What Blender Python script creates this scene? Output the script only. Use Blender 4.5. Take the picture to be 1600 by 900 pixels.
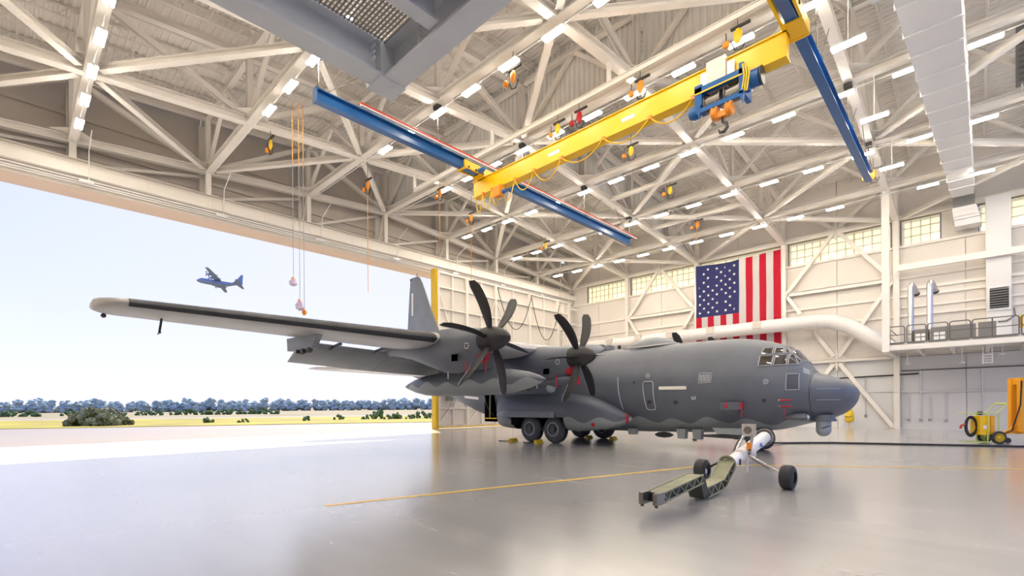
import bpy, math, random
import numpy as np
from mathutils import Vector, Matrix
V = Vector
for _o in list(bpy.data.objects): bpy.data.objects.remove(_o)
sc = bpy.context.scene
col = sc.collection
rnd = random.Random(7)

# ------------------------------------------------------------------ camera
# world: +X runs to the flag wall, +Y runs out of the hangar door, metres
F_PX, YAW, ROLL, PY, HC = 754.2, 0.76507, 0.0068, 634.7, 1.894
cam_d = bpy.data.cameras.new('camera'); cam = bpy.data.objects.new('camera', cam_d); col.objects.link(cam)
cam_d.sensor_fit = 'HORIZONTAL'; cam_d.sensor_width = 36.0
cam_d.lens = F_PX / 1600 * 36.0
cam_d.shift_y = (PY - 450.0) / 1600.0
cam_d.clip_start = 0.1; cam_d.clip_end = 3000
_fw = V((math.cos(YAW), math.sin(YAW), 0)); _rt = V((math.sin(YAW), -math.cos(YAW), 0)); _up = V((0, 0, 1))
_r = _rt * math.cos(ROLL) - _up * math.sin(ROLL); _u = _rt * math.sin(ROLL) + _up * math.cos(ROLL)
cam.matrix_world = Matrix(((_r.x, _u.x, -_fw.x, 0), (_r.y, _u.y, -_fw.y, 0), (_r.z, _u.z, -_fw.z, HC), (0, 0, 0, 1)))
sc.camera = cam

# ------------------------------------------------------------------ world, sun, exposure
SUN_DIR = V((0.36, 0.62, 0.70)).normalized()
w = bpy.data.worlds.new('sky'); sc.world = w; w.use_nodes = True
nt = w.node_tree; nt.nodes.clear()
wo = nt.nodes.new('ShaderNodeOutputWorld'); bg = nt.nodes.new('ShaderNodeBackground')
tc = nt.nodes.new('ShaderNodeTexCoord'); sx = nt.nodes.new('ShaderNodeSeparateXYZ')
nt.links.new(tc.outputs['Generated'], sx.inputs[0])
rp = nt.nodes.new('ShaderNodeValToRGB')
rp.color_ramp.elements[0].position = 0.0; rp.color_ramp.elements[0].color = (1.03, 1.03, 1.06, 1)
rp.color_ramp.elements[1].position = 0.75; rp.color_ramp.elements[1].color = (0.22, 0.50, 1.35, 1)
e = rp.color_ramp.elements.new(0.12); e.color = (0.86, 0.94, 1.28, 1)
e = rp.color_ramp.elements.new(0.32); e.color = (0.52, 0.685, 1.36, 1)
nt.links.new(sx.outputs[2], rp.inputs[0])
# whiter sky towards the sun
dp = nt.nodes.new('ShaderNodeVectorMath'); dp.operation = 'DOT_PRODUCT'; dp.inputs[1].default_value = SUN_DIR
nt.links.new(tc.outputs['Generated'], dp.inputs[0])
mr = nt.nodes.new('ShaderNodeMapRange'); mr.inputs[1].default_value = 0.62; mr.inputs[2].default_value = 1.0; mr.inputs[3].default_value = 0.0; mr.inputs[4].default_value = 1.0
nt.links.new(dp.outputs['Value'], mr.inputs[0])
mx = nt.nodes.new('ShaderNodeMixRGB'); mx.inputs[2].default_value = (1.0, 0.985, 0.96, 1)
nt.links.new(mr.outputs[0], mx.inputs[0]); nt.links.new(rp.outputs[0], mx.inputs[1])
nt.links.new(mx.outputs[0], bg.inputs[0]); bg.inputs[1].default_value = 1.04
nt.links.new(bg.outputs[0], wo.inputs[0])
sun_d = bpy.data.lights.new('sun', 'SUN'); sun_d.energy = 9.0; sun_d.angle = 0.009; sun_d.color = (1.0, 0.93, 0.84)
sun = bpy.data.objects.new('sun', sun_d); col.objects.link(sun)
sun.rotation_euler = (-SUN_DIR).to_track_quat('-Z', 'Y').to_euler(); sun.location = (20, 80, 60)
LAMP_GLOW = 118.0        # radiance of the diffusers of the linear roof fixtures
sc.view_settings.view_transform = 'Standard'; sc.view_settings.look = 'None'
sc.view_settings.gamma = 1.0; sc.view_settings.use_curve_mapping = False
sc.view_settings.exposure = 0.0

# ------------------------------------------------------------------ materials
MAT = {}
def mat(name, color, rough=0.5, metal=0.0, var=0.0, vscale=1.0, bump=0.0, bscale=20.0, spec=0.5, stretch=None, color2=None, coat=0.0):
    if name in MAT: return MAT[name]
    m = bpy.data.materials.new(name); m.use_nodes = True; n = m.node_tree.nodes; l = m.node_tree.links
    b = n['Principled BSDF']
    b.inputs['Roughness'].default_value = rough; b.inputs['Metallic'].default_value = metal
    b.inputs['Specular IOR Level'].default_value = spec; b.inputs['Coat Weight'].default_value = coat
    c = (*color, 1)
    if var > 0 or color2:
        tcn = n.new('ShaderNodeTexCoord'); mp = n.new('ShaderNodeMapping'); no = n.new('ShaderNodeTexNoise')
        if stretch: mp.inputs['Scale'].default_value = stretch
        l.new(tcn.outputs['Object'], mp.inputs[0]); l.new(mp.outputs[0], no.inputs['Vector'])
        no.inputs['Scale'].default_value = vscale; no.inputs['Detail'].default_value = 4
        r = n.new('ShaderNodeValToRGB')
        c1 = tuple(max(0, x * (1 - var)) for x in color); c2 = color2 or tuple(min(1, x * (1 + var)) for x in color)
        r.color_ramp.elements[0].position = 0.3; r.color_ramp.elements[0].color = (*c1, 1)
        r.color_ramp.elements[1].position = 0.7; r.color_ramp.elements[1].color = (*c2, 1)
        l.new(no.outputs['Fac'], r.inputs[0]); l.new(r.outputs[0], b.inputs['Base Color'])
    else:
        b.inputs['Base Color'].default_value = c
    if bump > 0:
        tcn = n.new('ShaderNodeTexCoord'); nb = n.new('ShaderNodeTexNoise'); nb.inputs['Scale'].default_value = bscale
        bp = n.new('ShaderNodeBump'); bp.inputs['Strength'].default_value = bump; bp.inputs['Distance'].default_value = 0.02
        l.new(tcn.outputs['Object'], nb.inputs['Vector']); l.new(nb.outputs['Fac'], bp.inputs['Height']); l.new(bp.outputs[0], b.inputs['Normal'])
    MAT[name] = m
    return m
def emat(name, color, strength):
    m = bpy.data.materials.new(name); m.use_nodes = True; n = m.node_tree.nodes; n.clear()
    o = n.new('ShaderNodeOutputMaterial'); e_ = n.new('ShaderNodeEmission'); e_.inputs[0].default_value = (*color, 1); e_.inputs[1].default_value = strength
    m.node_tree.links.new(e_.outputs[0], o.inputs[0]); MAT[name] = m
    return m
mat('steel_white', (0.86, 0.81, 0.74), 0.45, var=0.03, vscale=0.5)
mat('wall_cream', (0.77, 0.715, 0.645), 0.55, var=0.025, vscale=0.35)
mat('wall_grey', (0.72, 0.715, 0.71), 0.5, var=0.02, vscale=0.35)
mat('deck', (0.88, 0.83, 0.765), 0.6, var=0.03, vscale=0.4)
mat('corrugated', (0.80, 0.78, 0.74), 0.55)
mat('header_tan', (0.66, 0.60, 0.53), 0.6, var=0.03, vscale=0.6)
mat('soffit', (0.76, 0.60, 0.48), 0.7, var=0.03, vscale=0.8)  # pinkish tone paints in sunlight reflected up from the apron
mat('white', (0.85, 0.84, 0.82), 0.4)
mat('duct_white', (0.80, 0.775, 0.75), 0.45, var=0.02, vscale=0.6)
mat("platform_grey", (0.60, 0.615, 0.64), 0.5, var=0.06, vscale=1.2)
mat('grating', (0.13, 0.125, 0.12), 0.6, 0.3)
mat('blue_paint', (0.012, 0.10, 0.30), 0.28, var=0.08, vscale=1.0)
mat('red_paint', (0.42, 0.045, 0.02), 0.5)
mat('red_cover', (0.42, 0.006, 0.02), 0.6)
mat('yellow_crane', (0.86, 0.50, 0.001), 0.35, var=0.03, vscale=0.7)
mat('yellow', (0.85, 0.55, 0.02), 0.45)
mat('yellow_line', (0.80, 0.52, 0.10), 0.3, var=0.12, vscale=6)
mat('orange', (0.80, 0.27, 0.02), 0.45)
mat('machine_orange', (0.82, 0.35, 0.01), 0.45)
mat('black', (0.012, 0.012, 0.013), 0.5)
mat('rubber', (0.028, 0.028, 0.031), 0.7, var=0.2, vscale=6, bump=0.15, bscale=60)
mat('tyre_wall', (0.075, 0.078, 0.09), 0.65, var=0.15, vscale=5)
mat('dark_metal', (0.06, 0.06, 0.06), 0.45, 0.5)
mat('steel_rod', (0.22, 0.20, 0.18), 0.4, 0.8)
mat('silver', (0.62, 0.61, 0.60), 0.25, 0.9)
mat('cabinet_grey', (0.20, 0.195, 0.185), 0.5)
mat('rail_grey', (0.13, 0.125, 0.115), 0.45, 0.2)
mat('beige_plate', (0.66, 0.60, 0.53), 0.5)
mat('frame_gold', (0.62, 0.47, 0.22), 0.5)
mat('frame_dark', (0.16, 0.13, 0.11), 0.5)
mat('muntin', (0.55, 0.53, 0.48), 0.5)
mat('green_frame', (0.52, 0.62, 0.12), 0.45)
mat('olive', (0.27, 0.265, 0.16), 0.6, var=0.12, vscale=4)
mat('olive_dark', (0.04, 0.042, 0.03), 0.6)
mat('tube_white', (0.78, 0.75, 0.70), 0.35, var=0.08, vscale=5)
mat('rope_orange', (0.75, 0.33, 0.06), 0.7)
mat('rope_grey', (0.30, 0.31, 0.36), 0.7)
mat('wrap', (0.50, 0.42, 0.58), 0.2, var=0.5, vscale=14)
mat('sign_blue', (0.05, 0.18, 0.55), 0.5)
mat('flag_red', (0.62, 0.006, 0.035), 0.75)
mat('flag_white', (0.78, 0.76, 0.76), 0.75)
mat('flag_blue', (0.035, 0.04, 0.17), 0.75)
emat('lamp_glow', (1.0, 0.90, 0.755), LAMP_GLOW)
# pane: frosted, mostly see-through cream glazing
def pane_mat():
    m = bpy.data.materials.new('pane'); m.use_nodes = True; n = m.node_tree.nodes; l = m.node_tree.links; n.clear()
    o = n.new('ShaderNodeOutputMaterial'); t = n.new('ShaderNodeBsdfTransparent'); t.inputs[0].default_value = (1.0, 0.93, 0.68, 1)
    d = n.new('ShaderNodeBsdfTranslucent'); d.inputs[0].default_value = (0.97, 0.91, 0.70, 1)
    g = n.new('ShaderNodeBsdfGlossy'); g.inputs['Roughness'].default_value = 0.2
    m1 = n.new('ShaderNodeMixShader'); m1.inputs[0].default_value = 0.62; m2 = n.new('ShaderNodeMixShader'); m2.inputs[0].default_value = 0.06
    l.new(t.outputs[0], m1.inputs[1]); l.new(d.outputs[0], m1.inputs[2]); l.new(m1.outputs[0], m2.inputs[1]); l.new(g.outputs[0], m2.inputs[2]); l.new(m2.outputs[0], o.inputs[0])
    MAT['pane'] = m
pane_mat()
# flag cloth lets some light through
for k in ('flag_red', 'flag_white', 'flag_blue'):
    m = MAT[k]; n = m.node_tree.nodes; l = m.node_tree.links; b = n['Principled BSDF']; o = n['Material Output']
    tr = n.new('ShaderNodeBsdfTranslucent'); tr.inputs[0].default_value = b.inputs['Base Color'].default_value; ms = n.new('ShaderNodeMixShader'); ms.inputs[0].default_value = 0.3
    l.new(b.outputs[0], ms.inputs[1]); l.new(tr.outputs[0], ms.inputs[2]); l.new(ms.outputs[0], o.inputs[0])
# epoxy floor: pale grey, glossy, faint scuffs
def floor_mat():
    m = bpy.data.materials.new('epoxy_floor'); m.use_nodes = True; n = m.node_tree.nodes; l = m.node_tree.links; b = n['Principled BSDF']
    t = n.new('ShaderNodeTexCoord'); mp = n.new('ShaderNodeMapping'); mp.inputs['Scale'].default_value = (2.2, 0.35, 1); mp.inputs['Rotation'].default_value = (0, 0, -0.76)
    a = n.new('ShaderNodeTexNoise'); a.inputs['Scale'].default_value = 0.8; a.inputs['Detail'].default_value = 6
    l.new(t.outputs['Object'], mp.inputs[0]); l.new(mp.outputs[0], a.inputs['Vector'])
    r = n.new('ShaderNodeValToRGB'); r.color_ramp.elements[0].position = 0.3; r.color_ramp.elements[0].color = (0.425, 0.412, 0.40, 1); r.color_ramp.elements[1].position = 0.72; r.color_ramp.elements[1].color = (0.46, 0.445, 0.43, 1)
    l.new(a.outputs['Fac'], r.inputs[0]); l.new(r.outputs[0], b.inputs['Base Color'])
    r2 = n.new('ShaderNodeMapRange'); r2.inputs[3].default_value = 0.22; r2.inputs[4].default_value = 0.30; l.new(a.outputs['Fac'], r2.inputs[0]); l.new(r2.outputs[0], b.inputs['Roughness'])
    nb = n.new('ShaderNodeTexNoise'); nb.inputs['Scale'].default_value = 0.9; nb.inputs['Detail'].default_value = 2; l.new(mp.outputs[0], nb.inputs['Vector'])
    bp = n.new('ShaderNodeBump'); bp.inputs['Strength'].default_value = 0.025; bp.inputs['Distance'].default_value = 0.02
    l.new(nb.outputs['Fac'], bp.inputs['Height'])
    b.inputs['Specular IOR Level'].default_value = 0.9
    b.inputs['Coat Weight'].default_value = 1.0; b.inputs['Coat Roughness'].default_value = 0.20; b.inputs['Coat IOR'].default_value = 1.9
    MAT['epoxy_floor'] = m
floor_mat()
# aircraft paint: dark upper grey, pale belly with a wavy border (object space: x = port, y = aft, z = up)
def paint(name, top, low, wave=True):
    m = bpy.data.materials.new(name); m.use_nodes = True; n = m.node_tree.nodes; l = m.node_tree.links; b = n['Principled BSDF']
    b.inputs['Roughness'].default_value = 0.42
    t = n.new('ShaderNodeTexCoord'); s = n.new('ShaderNodeSeparateXYZ'); l.new(t.outputs['Object'], s.inputs[0])
    no = n.new('ShaderNodeTexNoise'); no.inputs['Scale'].default_value = 0.9; no.inputs['Detail'].default_value = 5; l.new(t.outputs['Object'], no.inputs['Vector'])
    rt = n.new('ShaderNodeValToRGB'); rt.color_ramp.elements[0].position = 0.25; rt.color_ramp.elements[0].color = (*[x * 0.88 for x in top], 1); rt.color_ramp.elements[1].position = 0.75; rt.color_ramp.elements[1].color = (*[x * 1.12 for x in top], 1)
    l.new(no.outputs['Fac'], rt.inputs[0]); out = rt.outputs[0]
    if wave:
        a = n.new('ShaderNodeMath'); a.operation = 'MULTIPLY'; a.inputs[1].default_value = 4.1; l.new(s.outputs[1], a.inputs[0])
        sn = n.new('ShaderNodeMath'); sn.operation = 'SINE'; l.new(a.outputs[0], sn.inputs[0])
        ml = n.new('ShaderNodeMath'); ml.operation = 'MULTIPLY_ADD'; ml.inputs[1].default_value = 0.12; ml.inputs[2].default_value = wave; l.new(sn.outputs[0], ml.inputs[0])
        a2 = n.new('ShaderNodeMath'); a2.operation = 'MULTIPLY'; a2.inputs[1].default_value = 1.7; l.new(s.outputs[1], a2.inputs[0])
        sn2 = n.new('ShaderNodeMath'); sn2.operation = 'SINE'; l.new(a2.outputs[0], sn2.inputs[0])
        ml2 = n.new('ShaderNodeMath'); ml2.operation = 'MULTIPLY_ADD'; ml2.inputs[1].default_value = 0.04; l.new(sn2.outputs[0], ml2.inputs[0]); l.new(ml.outputs[0], ml2.inputs[2])
        gt = n.new('ShaderNodeMath'); gt.operation = 'GREATER_THAN'; l.new(s.outputs[2], gt.inputs[0]); l.new(ml2.outputs[0], gt.inputs[1])
        mxx = n.new('ShaderNodeMixRGB'); mxx.inputs[1].default_value = (*low, 1); l.new(gt.outputs[0], mxx.inputs[0]); l.new(out, mxx.inputs[2]); out = mxx.outputs[0]
    l.new(out, b.inputs['Base Color'])
    MAT[name] = m
DARK = (0.105, 0.116, 0.140); PALE = (0.27, 0.29, 0.29)
paint('gunship', DARK, PALE, 1.24)
paint('tank_paint', DARK, PALE, 2.92)
paint('gunship_plain', DARK, PALE, False)
paint('pale_plain', PALE, PALE, False)
paint('wing_under', (0.42, 0.41, 0.405), PALE, False)  # lightened and warmed: apron bounce light is put into this colour
paint('fin_paint', (0.20, 0.215, 0.235), PALE, False)
mat('panel_dark', (0.06, 0.065, 0.078), 0.5)
mat('boot', (0.022, 0.024, 0.030), 0.45, var=0.2, vscale=2)
mat('prop_black', (0.017, 0.016, 0.017), 0.5, var=0.15, vscale=4)
mat('mark_pale', (0.42, 0.43, 0.45), 0.5)
mat('mark_cream', (0.80, 0.76, 0.66), 0.5)
mat('cockpit_glass', (0.055, 0.045, 0.035), 0.06, var=0.5, vscale=3.0, spec=0.8)
mat('window_frame', (0.36, 0.36, 0.36), 0.5)
mat('sensor_grey', (0.27, 0.30, 0.32), 0.4)
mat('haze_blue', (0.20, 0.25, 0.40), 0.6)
mat('apron', (0.225, 0.192, 0.176), 0.8, var=0.06, vscale=0.12, stretch=(0.3, 1, 1))
mat('grass_yellow', (0.27, 0.215, 0.004), 0.9, var=0.3, vscale=0.12)
mat('grass_dry', (0.22, 0.175, 0.09), 0.9, var=0.2, vscale=0.06)
mat('road', (0.27, 0.23, 0.19), 0.9)
mat('foliage_hazed', (0.36, 0.43, 0.44), 0.9, var=0.2, vscale=0.5, color2=(0.47, 0.53, 0.52))  # pale blue tint puts the distance haze into the leaf colour
mat('foliage_mid', (0.11, 0.17, 0.06), 0.9, var=0.4, vscale=1.0)
mat('foliage_bush', (0.13, 0.15, 0.05), 0.9, var=0.5, vscale=1.6, color2=(0.33, 0.32, 0.18))
mat('bark', (0.10, 0.08, 0.06), 0.9)

# ------------------------------------------------------------------ mesh helpers
ORG = {}
class MB:
    def __init__(self): self.v = []; self.f = []; self.mi = []; self.cur = 0
    def add(self, vs, fs):
        o = len(self.v); self.v += [tuple(x) for x in vs]
        for f in fs: self.f.append(tuple(i + o for i in f)); self.mi.append(self.cur)
        return self
    def box(self, x0, x1, y0, y1, z0, z1):
        return self.add([(x0, y0, z0), (x1, y0, z0), (x1, y1, z0), (x0, y1, z0), (x0, y0, z1), (x1, y0, z1), (x1, y1, z1), (x0, y1, z1)],
                        [(0, 3, 2, 1), (4, 5, 6, 7), (0, 1, 5, 4), (1, 2, 6, 5), (2, 3, 7, 6), (3, 0, 4, 7)])
    def prof(self, p0, p1, prof2, up=(0, 0, 1)):
        p0 = V(p0); p1 = V(p1); d = (p1 - p0).normalized(); up = V(up)
        if abs(d.dot(up)) > 0.98: up = V((1, 0, 0)) if abs(d.x) < 0.9 else V((0, 1, 0))
        x = d.cross(up).normalized(); y = x.cross(d)
        n = len(prof2)
        vs = [p0 + x * a + y * b for a, b in prof2] + [p1 + x * a + y * b for a, b in prof2]
        fs = [(i, (i + 1) % n, n + (i + 1) % n, n + i) for i in range(n)] + [tuple(reversed(range(n))), tuple(range(n, 2 * n))]
        return self.add(vs, fs)
    def bar(self, p0, p1, w, h=None, up=(0, 0, 1)):
        h = h or w; return self.prof(p0, p1, [(-w / 2, -h / 2), (w / 2, -h / 2), (w / 2, h / 2), (-w / 2, h / 2)], up)
    def ib(self, p0, p1, d=0.36, wd=0.36, tf=0.035, tw=0.03, up=(0, 0, 1)):
        a, b, c = wd / 2, d / 2, tw / 2
        return self.prof(p0, p1, [(-a, -b), (a, -b), (a, -b + tf), (c, -b + tf), (c, b - tf), (a, b - tf), (a, b), (-a, b), (-a, b - tf), (-c, b - tf), (-c, -b + tf), (-a, -b + tf)], up)
    def tube(self, pts, r, n=8, cap=True, closed=False):
        pts = [V(p) for p in pts]; m = len(pts); rs = r if isinstance(r, (list, tuple)) else [r] * m
        rings = []; prev = None
        for i, p in enumerate(pts):
            if closed: t = (pts[(i + 1) % m] - pts[i - 1]).normalized()
            else: t = (pts[min(i + 1, m - 1)] - pts[max(i - 1, 0)]).normalized()
            if prev is None:
                a = V((0, 0, 1)) if abs(t.z) < 0.9 else V((1, 0, 0)); x = t.cross(a).normalized()
            else: x = (prev - t * prev.dot(t)).normalized()
            prev = x; y = t.cross(x)
            rings.append([p + (x * math.cos(k * 2 * math.pi / n) + y * math.sin(k * 2 * math.pi / n)) * rs[i] for k in range(n)])
        return self.loft(rings, cap=cap and not closed, loop=closed)
    def loft(self, rings, cap=True, loop=False, close=True, skip=None):
        n = len(rings[0]); m = len(rings); vs = [p for r in rings for p in r]; fs = []
        for i in range(m if loop else m - 1):
            j = (i + 1) % m
            for k in range(n if close else n - 1):
                kk = (k + 1) % n
                if skip and skip(i, k): continue
                fs.append((i * n + k, i * n + kk, j * n + kk, j * n + k))
        if cap and not loop: fs += [tuple(reversed(range(n))), tuple(range((m - 1) * n, m * n))]
        return self.add(vs, fs)
    def lathe(self, o, ax, prof, n=20, cap=True, sx_=1.0):
        o = V(o); ax = V(ax).normalized(); a = V((0, 0, 1)) if abs(ax.z) < 0.9 else V((1, 0, 0)); x = ax.cross(a).normalized(); y = x.cross(ax)
        return self.loft([[o + ax * t + (x * math.cos(k * 2 * math.pi / n) + y * math.sin(k * 2 * math.pi / n)) * r for k in range(n)] for t, r in prof], cap)
    def prism(self, poly, ext):
        poly = [V(p) for p in poly]; e_ = V(ext); n = len(poly)
        return self.add(poly + [p + e_ for p in poly], [tuple(reversed(range(n))), tuple(range(n, 2 * n))] + [(i, (i + 1) % n, n + (i + 1) % n, n + i) for i in range(n)])
    def ell(self, c, rx, ry, rz, nu=16, nv=10):
        c = V(c); rings = []
        for i in range(nv + 1):
            t = math.pi * i / nv; s_ = max(math.sin(t), 0.01)
            rings.append([c + V((rx * s_ * math.cos(2 * math.pi * k / nu), ry * s_ * math.sin(2 * math.pi * k / nu), rz * math.cos(t))) for k in range(nu)])
        return self.loft(rings)
    def mesh(self, name, mats, smooth=None, org=(0, 0, 0)):
        me = bpy.data.meshes.new(name); ox, oy, oz = org
        me.from_pydata([(a - ox, b - oy, c - oz) for a, b, c in self.v], [], self.f)
        mats = mats if isinstance(mats, (list, tuple)) else [mats]
        for k in mats: me.materials.append(MAT[k])
        if len(mats) > 1: me.polygons.foreach_set('material_index', self.mi)
        me.validate(); me.update()
        if smooth:
            me.polygons.foreach_set('use_smooth', [True] * len(me.polygons)); me.set_sharp_from_angle(angle=math.radians(smooth))
        return me
    def build(self, name, mats, parent=None, smooth=None, fix_normals=True):
        if parent is not None:
            org = ORG.get(parent.name, (0, 0, 0))
        else:
            a = np.array(self.v); org = ((a[:, 0].min() + a[:, 0].max()) / 2, (a[:, 1].min() + a[:, 1].max()) / 2, a[:, 2].min())
        me = self.mesh(name, mats, smooth, org)
        o = bpy.data.objects.new(name, me); col.objects.link(o)
        if parent is not None: o.parent = parent
        else: o.location = org
        ORG[o.name] = org
        return o
def tag(o, label=None, cat=None, group=None, kind=None):
    if label: o['label'] = label
    if cat: o['category'] = cat
    if group: o['group'] = group
    if kind: o['kind'] = kind
    return o
def empty(name, loc, label=None, cat=None, group=None, kind=None):
    o = bpy.data.objects.new(name, None); col.objects.link(o); o.location = loc; o.empty_display_size = 0.2
    ORG[o.name] = tuple(loc)
    return tag(o, label, cat, group, kind)
def inst(me, name, parent, loc, rot=(0, 0, 0)):
    o = bpy.data.objects.new(name, me); col.objects.link(o); o.parent = parent; org = ORG.get(parent.name, (0, 0, 0)) if parent else (0, 0, 0)
    o.location = (loc[0] - org[0], loc[1] - org[1], loc[2] - org[2]); o.rotation_euler = rot
    return o
def copy_tree(o, parent=None):
    c = o.copy(); col.objects.link(c); c.parent = parent
    for ch in o.children: copy_tree(ch, c)
    return c
def lerp(a, b, t): return a + (b - a) * t
def box(name, m, parent, *b): return MB().box(*b).build(name, m, parent)
# ================================================================== building shell
AW = 46.5                                   # inner face of the flag wall
BT = [34.65, 27.05, 19.45, 11.85, 4.25, -3.35]      # truss lines / wall columns
AN = [2.4, 8.7, 15.0, 21.3, 27.6, 33.9, 40.2]       # panel points / cross trusses
A0, RID = -3.9, 21.3
def hb(a): return 15.75 + 2.0 * (1 - abs(a - RID) / 25.2)
TD = 3.35
def ht(a): return hb(a) + TD
B_BACK = -10.9

# ---- floor
fl = MB().box(-14, AW + 0.6, -16, 35.2, -0.3, 0.0).build('floor', 'epoxy_floor'); tag(fl, 'glossy pale grey epoxy hangar floor', None, None, 'structure')
# yellow floor stripe: one straight run and a second run that bends away
def stripe(pts, wdt):
    m = MB()
    for p, q in zip(pts[:-1], pts[1:]):
        p = V((*p, 0)); q = V((*q, 0)); d = (q - p).normalized(); s = V((-d.y, d.x, 0)) * wdt / 2
        m.add([p - s + V((0, 0, .004)), p + s + V((0, 0, .004)), q + s + V((0, 0, .004)), q - s + V((0, 0, .004))], [(0, 3, 2, 1)])
    return m
st = stripe([(4.2, 9.05), (6.46, 8.44), (10.5, 7.32), (14.78, 6.13), (16.1, 4.96), (20.04, -0.99), (24, -7)], 0.16).build('floor_stripe', 'yellow_line'); tag(st, 'yellow painted guide stripe crossing the grey hangar floor', 'floor marking')

# ---- ceiling: deck sheets, joists, bridging, lateral bracing, draft curtains
ceil = empty('ceiling', (RID, 12, 17), 'white steel roof deck with open web joists', None, None, 'structure')
DZ = 0.80
def deck(a0, a1, name):
    m = MB(); n = int(abs(a1 - a0) / 0.30); pts = []
    for i in range(n):
        a = lerp(a0, a1, i / n); st_ = (a1 - a0) / n
        for fr, dz in ((0, 0), (0.38, 0), (0.5, 0.075), (0.88, 0.075)):
            aa = a + st_ * fr; pts.append((aa, ht(aa) + DZ + dz))
    pts.append((a1, ht(a1) + DZ))
    vs = [(a, B_BACK - 1, z) for a, z in pts] + [(a, 36.0, z) for a, z in pts]; k = len(pts)
    m.add(vs, [(i, i + 1, k + i + 1, k + i) for i in range(k - 1)])
    m.add([(a, b, z + 0.16) for a, b, z in vs[::1]], [(i, k + i, k + i + 1, i + 1) for i in range(k - 1)])
    return m.build(name, 'deck', ceil)
deck(A0, RID, 'deck_sheet'); deck(RID, AW + 0.3, 'deck_sheet')
def joist_mesh():
    L = 6.3; m = MB(); h = 0.52
    for s in (-1, 1):
        m.box(0, L, s * 0.012, s * 0.06, h - 0.05, h); m.box(0.35, L - 0.35, s * 0.012, s * 0.05, 0, 0.045)
    n = 12
    for i in range(n):
        x0 = 0.35 + (L - 0.7) * i / n; x1 = 0.35 + (L - 0.7) * (i + 1) / n
        z0, z1 = (0.03, h - 0.03) if i % 2 else (h - 0.03, 0.03)
        m.bar((x0, 0, z0), (x1, 0, z1), 0.024)
    m.box(0, 0.2, -0.05, 0.05, h - 0.2, h); m.box(L - 0.2, L, -0.05, 0.05, h - 0.2, h)
    return m.mesh('joist', 'steel_white')
jm = joist_mesh(); slope = math.atan(2.0 / 25.2)
for bay in range(len(BT)):
    for k in range(4):
        b = BT[bay] - 0.95 - 1.9 * k
        for i in range(8):
            a = A0 + 6.3 * i
            inst(jm, 'joist', ceil, (a, b, ht(a) + 0.24), (0, -slope if i < 4 else slope, 0))
for i in range(8):
    for fr in (0.33, 0.67):
        a = A0 + 6.3 * (i + fr)
        MB().tube([(a, B_BACK, ht(a) + 0.27), (a, 34.6, ht(a) + 0.27)], 0.028, 6).build('bridging_rod', 'steel_white', ceil)
# lateral braces in the bottom chord plane (checker pattern)
allA = [A0] + AN + [AW]
for bi in range(len(BT) - 1):
    for ai in range(len(allA) - 1):
        # nodes on odd rows at 2.4, 15.0 ...; on even rows at 8.7, 21.3 ...
        if (ai + bi) % 2 == 1: p, q = (allA[ai], BT[bi + 1]), (allA[ai + 1], BT[bi])
        else: p, q = (allA[ai], BT[bi]), (allA[ai + 1], BT[bi + 1])
        p3 = V((p[0], p[1], hb(p[0]))); q3 = V((q[0], q[1], hb(q[0]))); d = (q3 - p3).normalized()
        MB().ib(p3 + d * 0.55, q3 - d * 0.55, 0.28, 0.30).build('lateral_brace', 'steel_white', ceil)
for a in (24.45, 30.75, 37.05):
    MB().ib((a, 12.0, hb(a) + 0.05), (a, 19.3, hb(a) + 0.05), 0.26, 0.28).build('secondary_beam', 'steel_white', ceil)
    MB().bar((a, 12.0, hb(a)), (a + 2.2, 11.9, hb(a + 2.2) + 0.4), 0.14).build('knee_brace', 'steel_white', ceil)
# corrugated draft curtains
def curtain(p0, p1, name='draft_curtain'):
    m = MB(); p0 = V(p0); p1 = V(p1); L = (p1 - p0).length; n = int(L / 0.32); d = (p1 - p0) / L; s = V((-d.y, d.x, 0)); pts = []
    for i in range(n):
        for fr, o in ((0, 0), (0.35, 0), (0.5, 0.09), (0.85, 0.09)):
            pts.append(p0 + d * (L * (i + fr) / n) + s * o)
    pts.append(p1); k = len(pts)
    m.add([(p.x, p.y, hb(p.x) + 0.1) for p in pts] + [(p.x, p.y, ht(p.x) + DZ + 0.02) for p in pts], [(i, i + 1, k + i + 1, k + i) for i in range(k - 1)])
    return m.build(name, 'corrugated', ceil)
for i in range(len(BT) - 1): curtain((RID + 0.3, BT[i + 1] + .2, 0), (RID + 0.3, BT[i] - .2, 0))
for i in range(3, 7): curtain((([*AN, AW])[i], BT[2] + 0.3, 0), (([*AN, AW])[i + 1], BT[2] + 0.3, 0))

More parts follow.
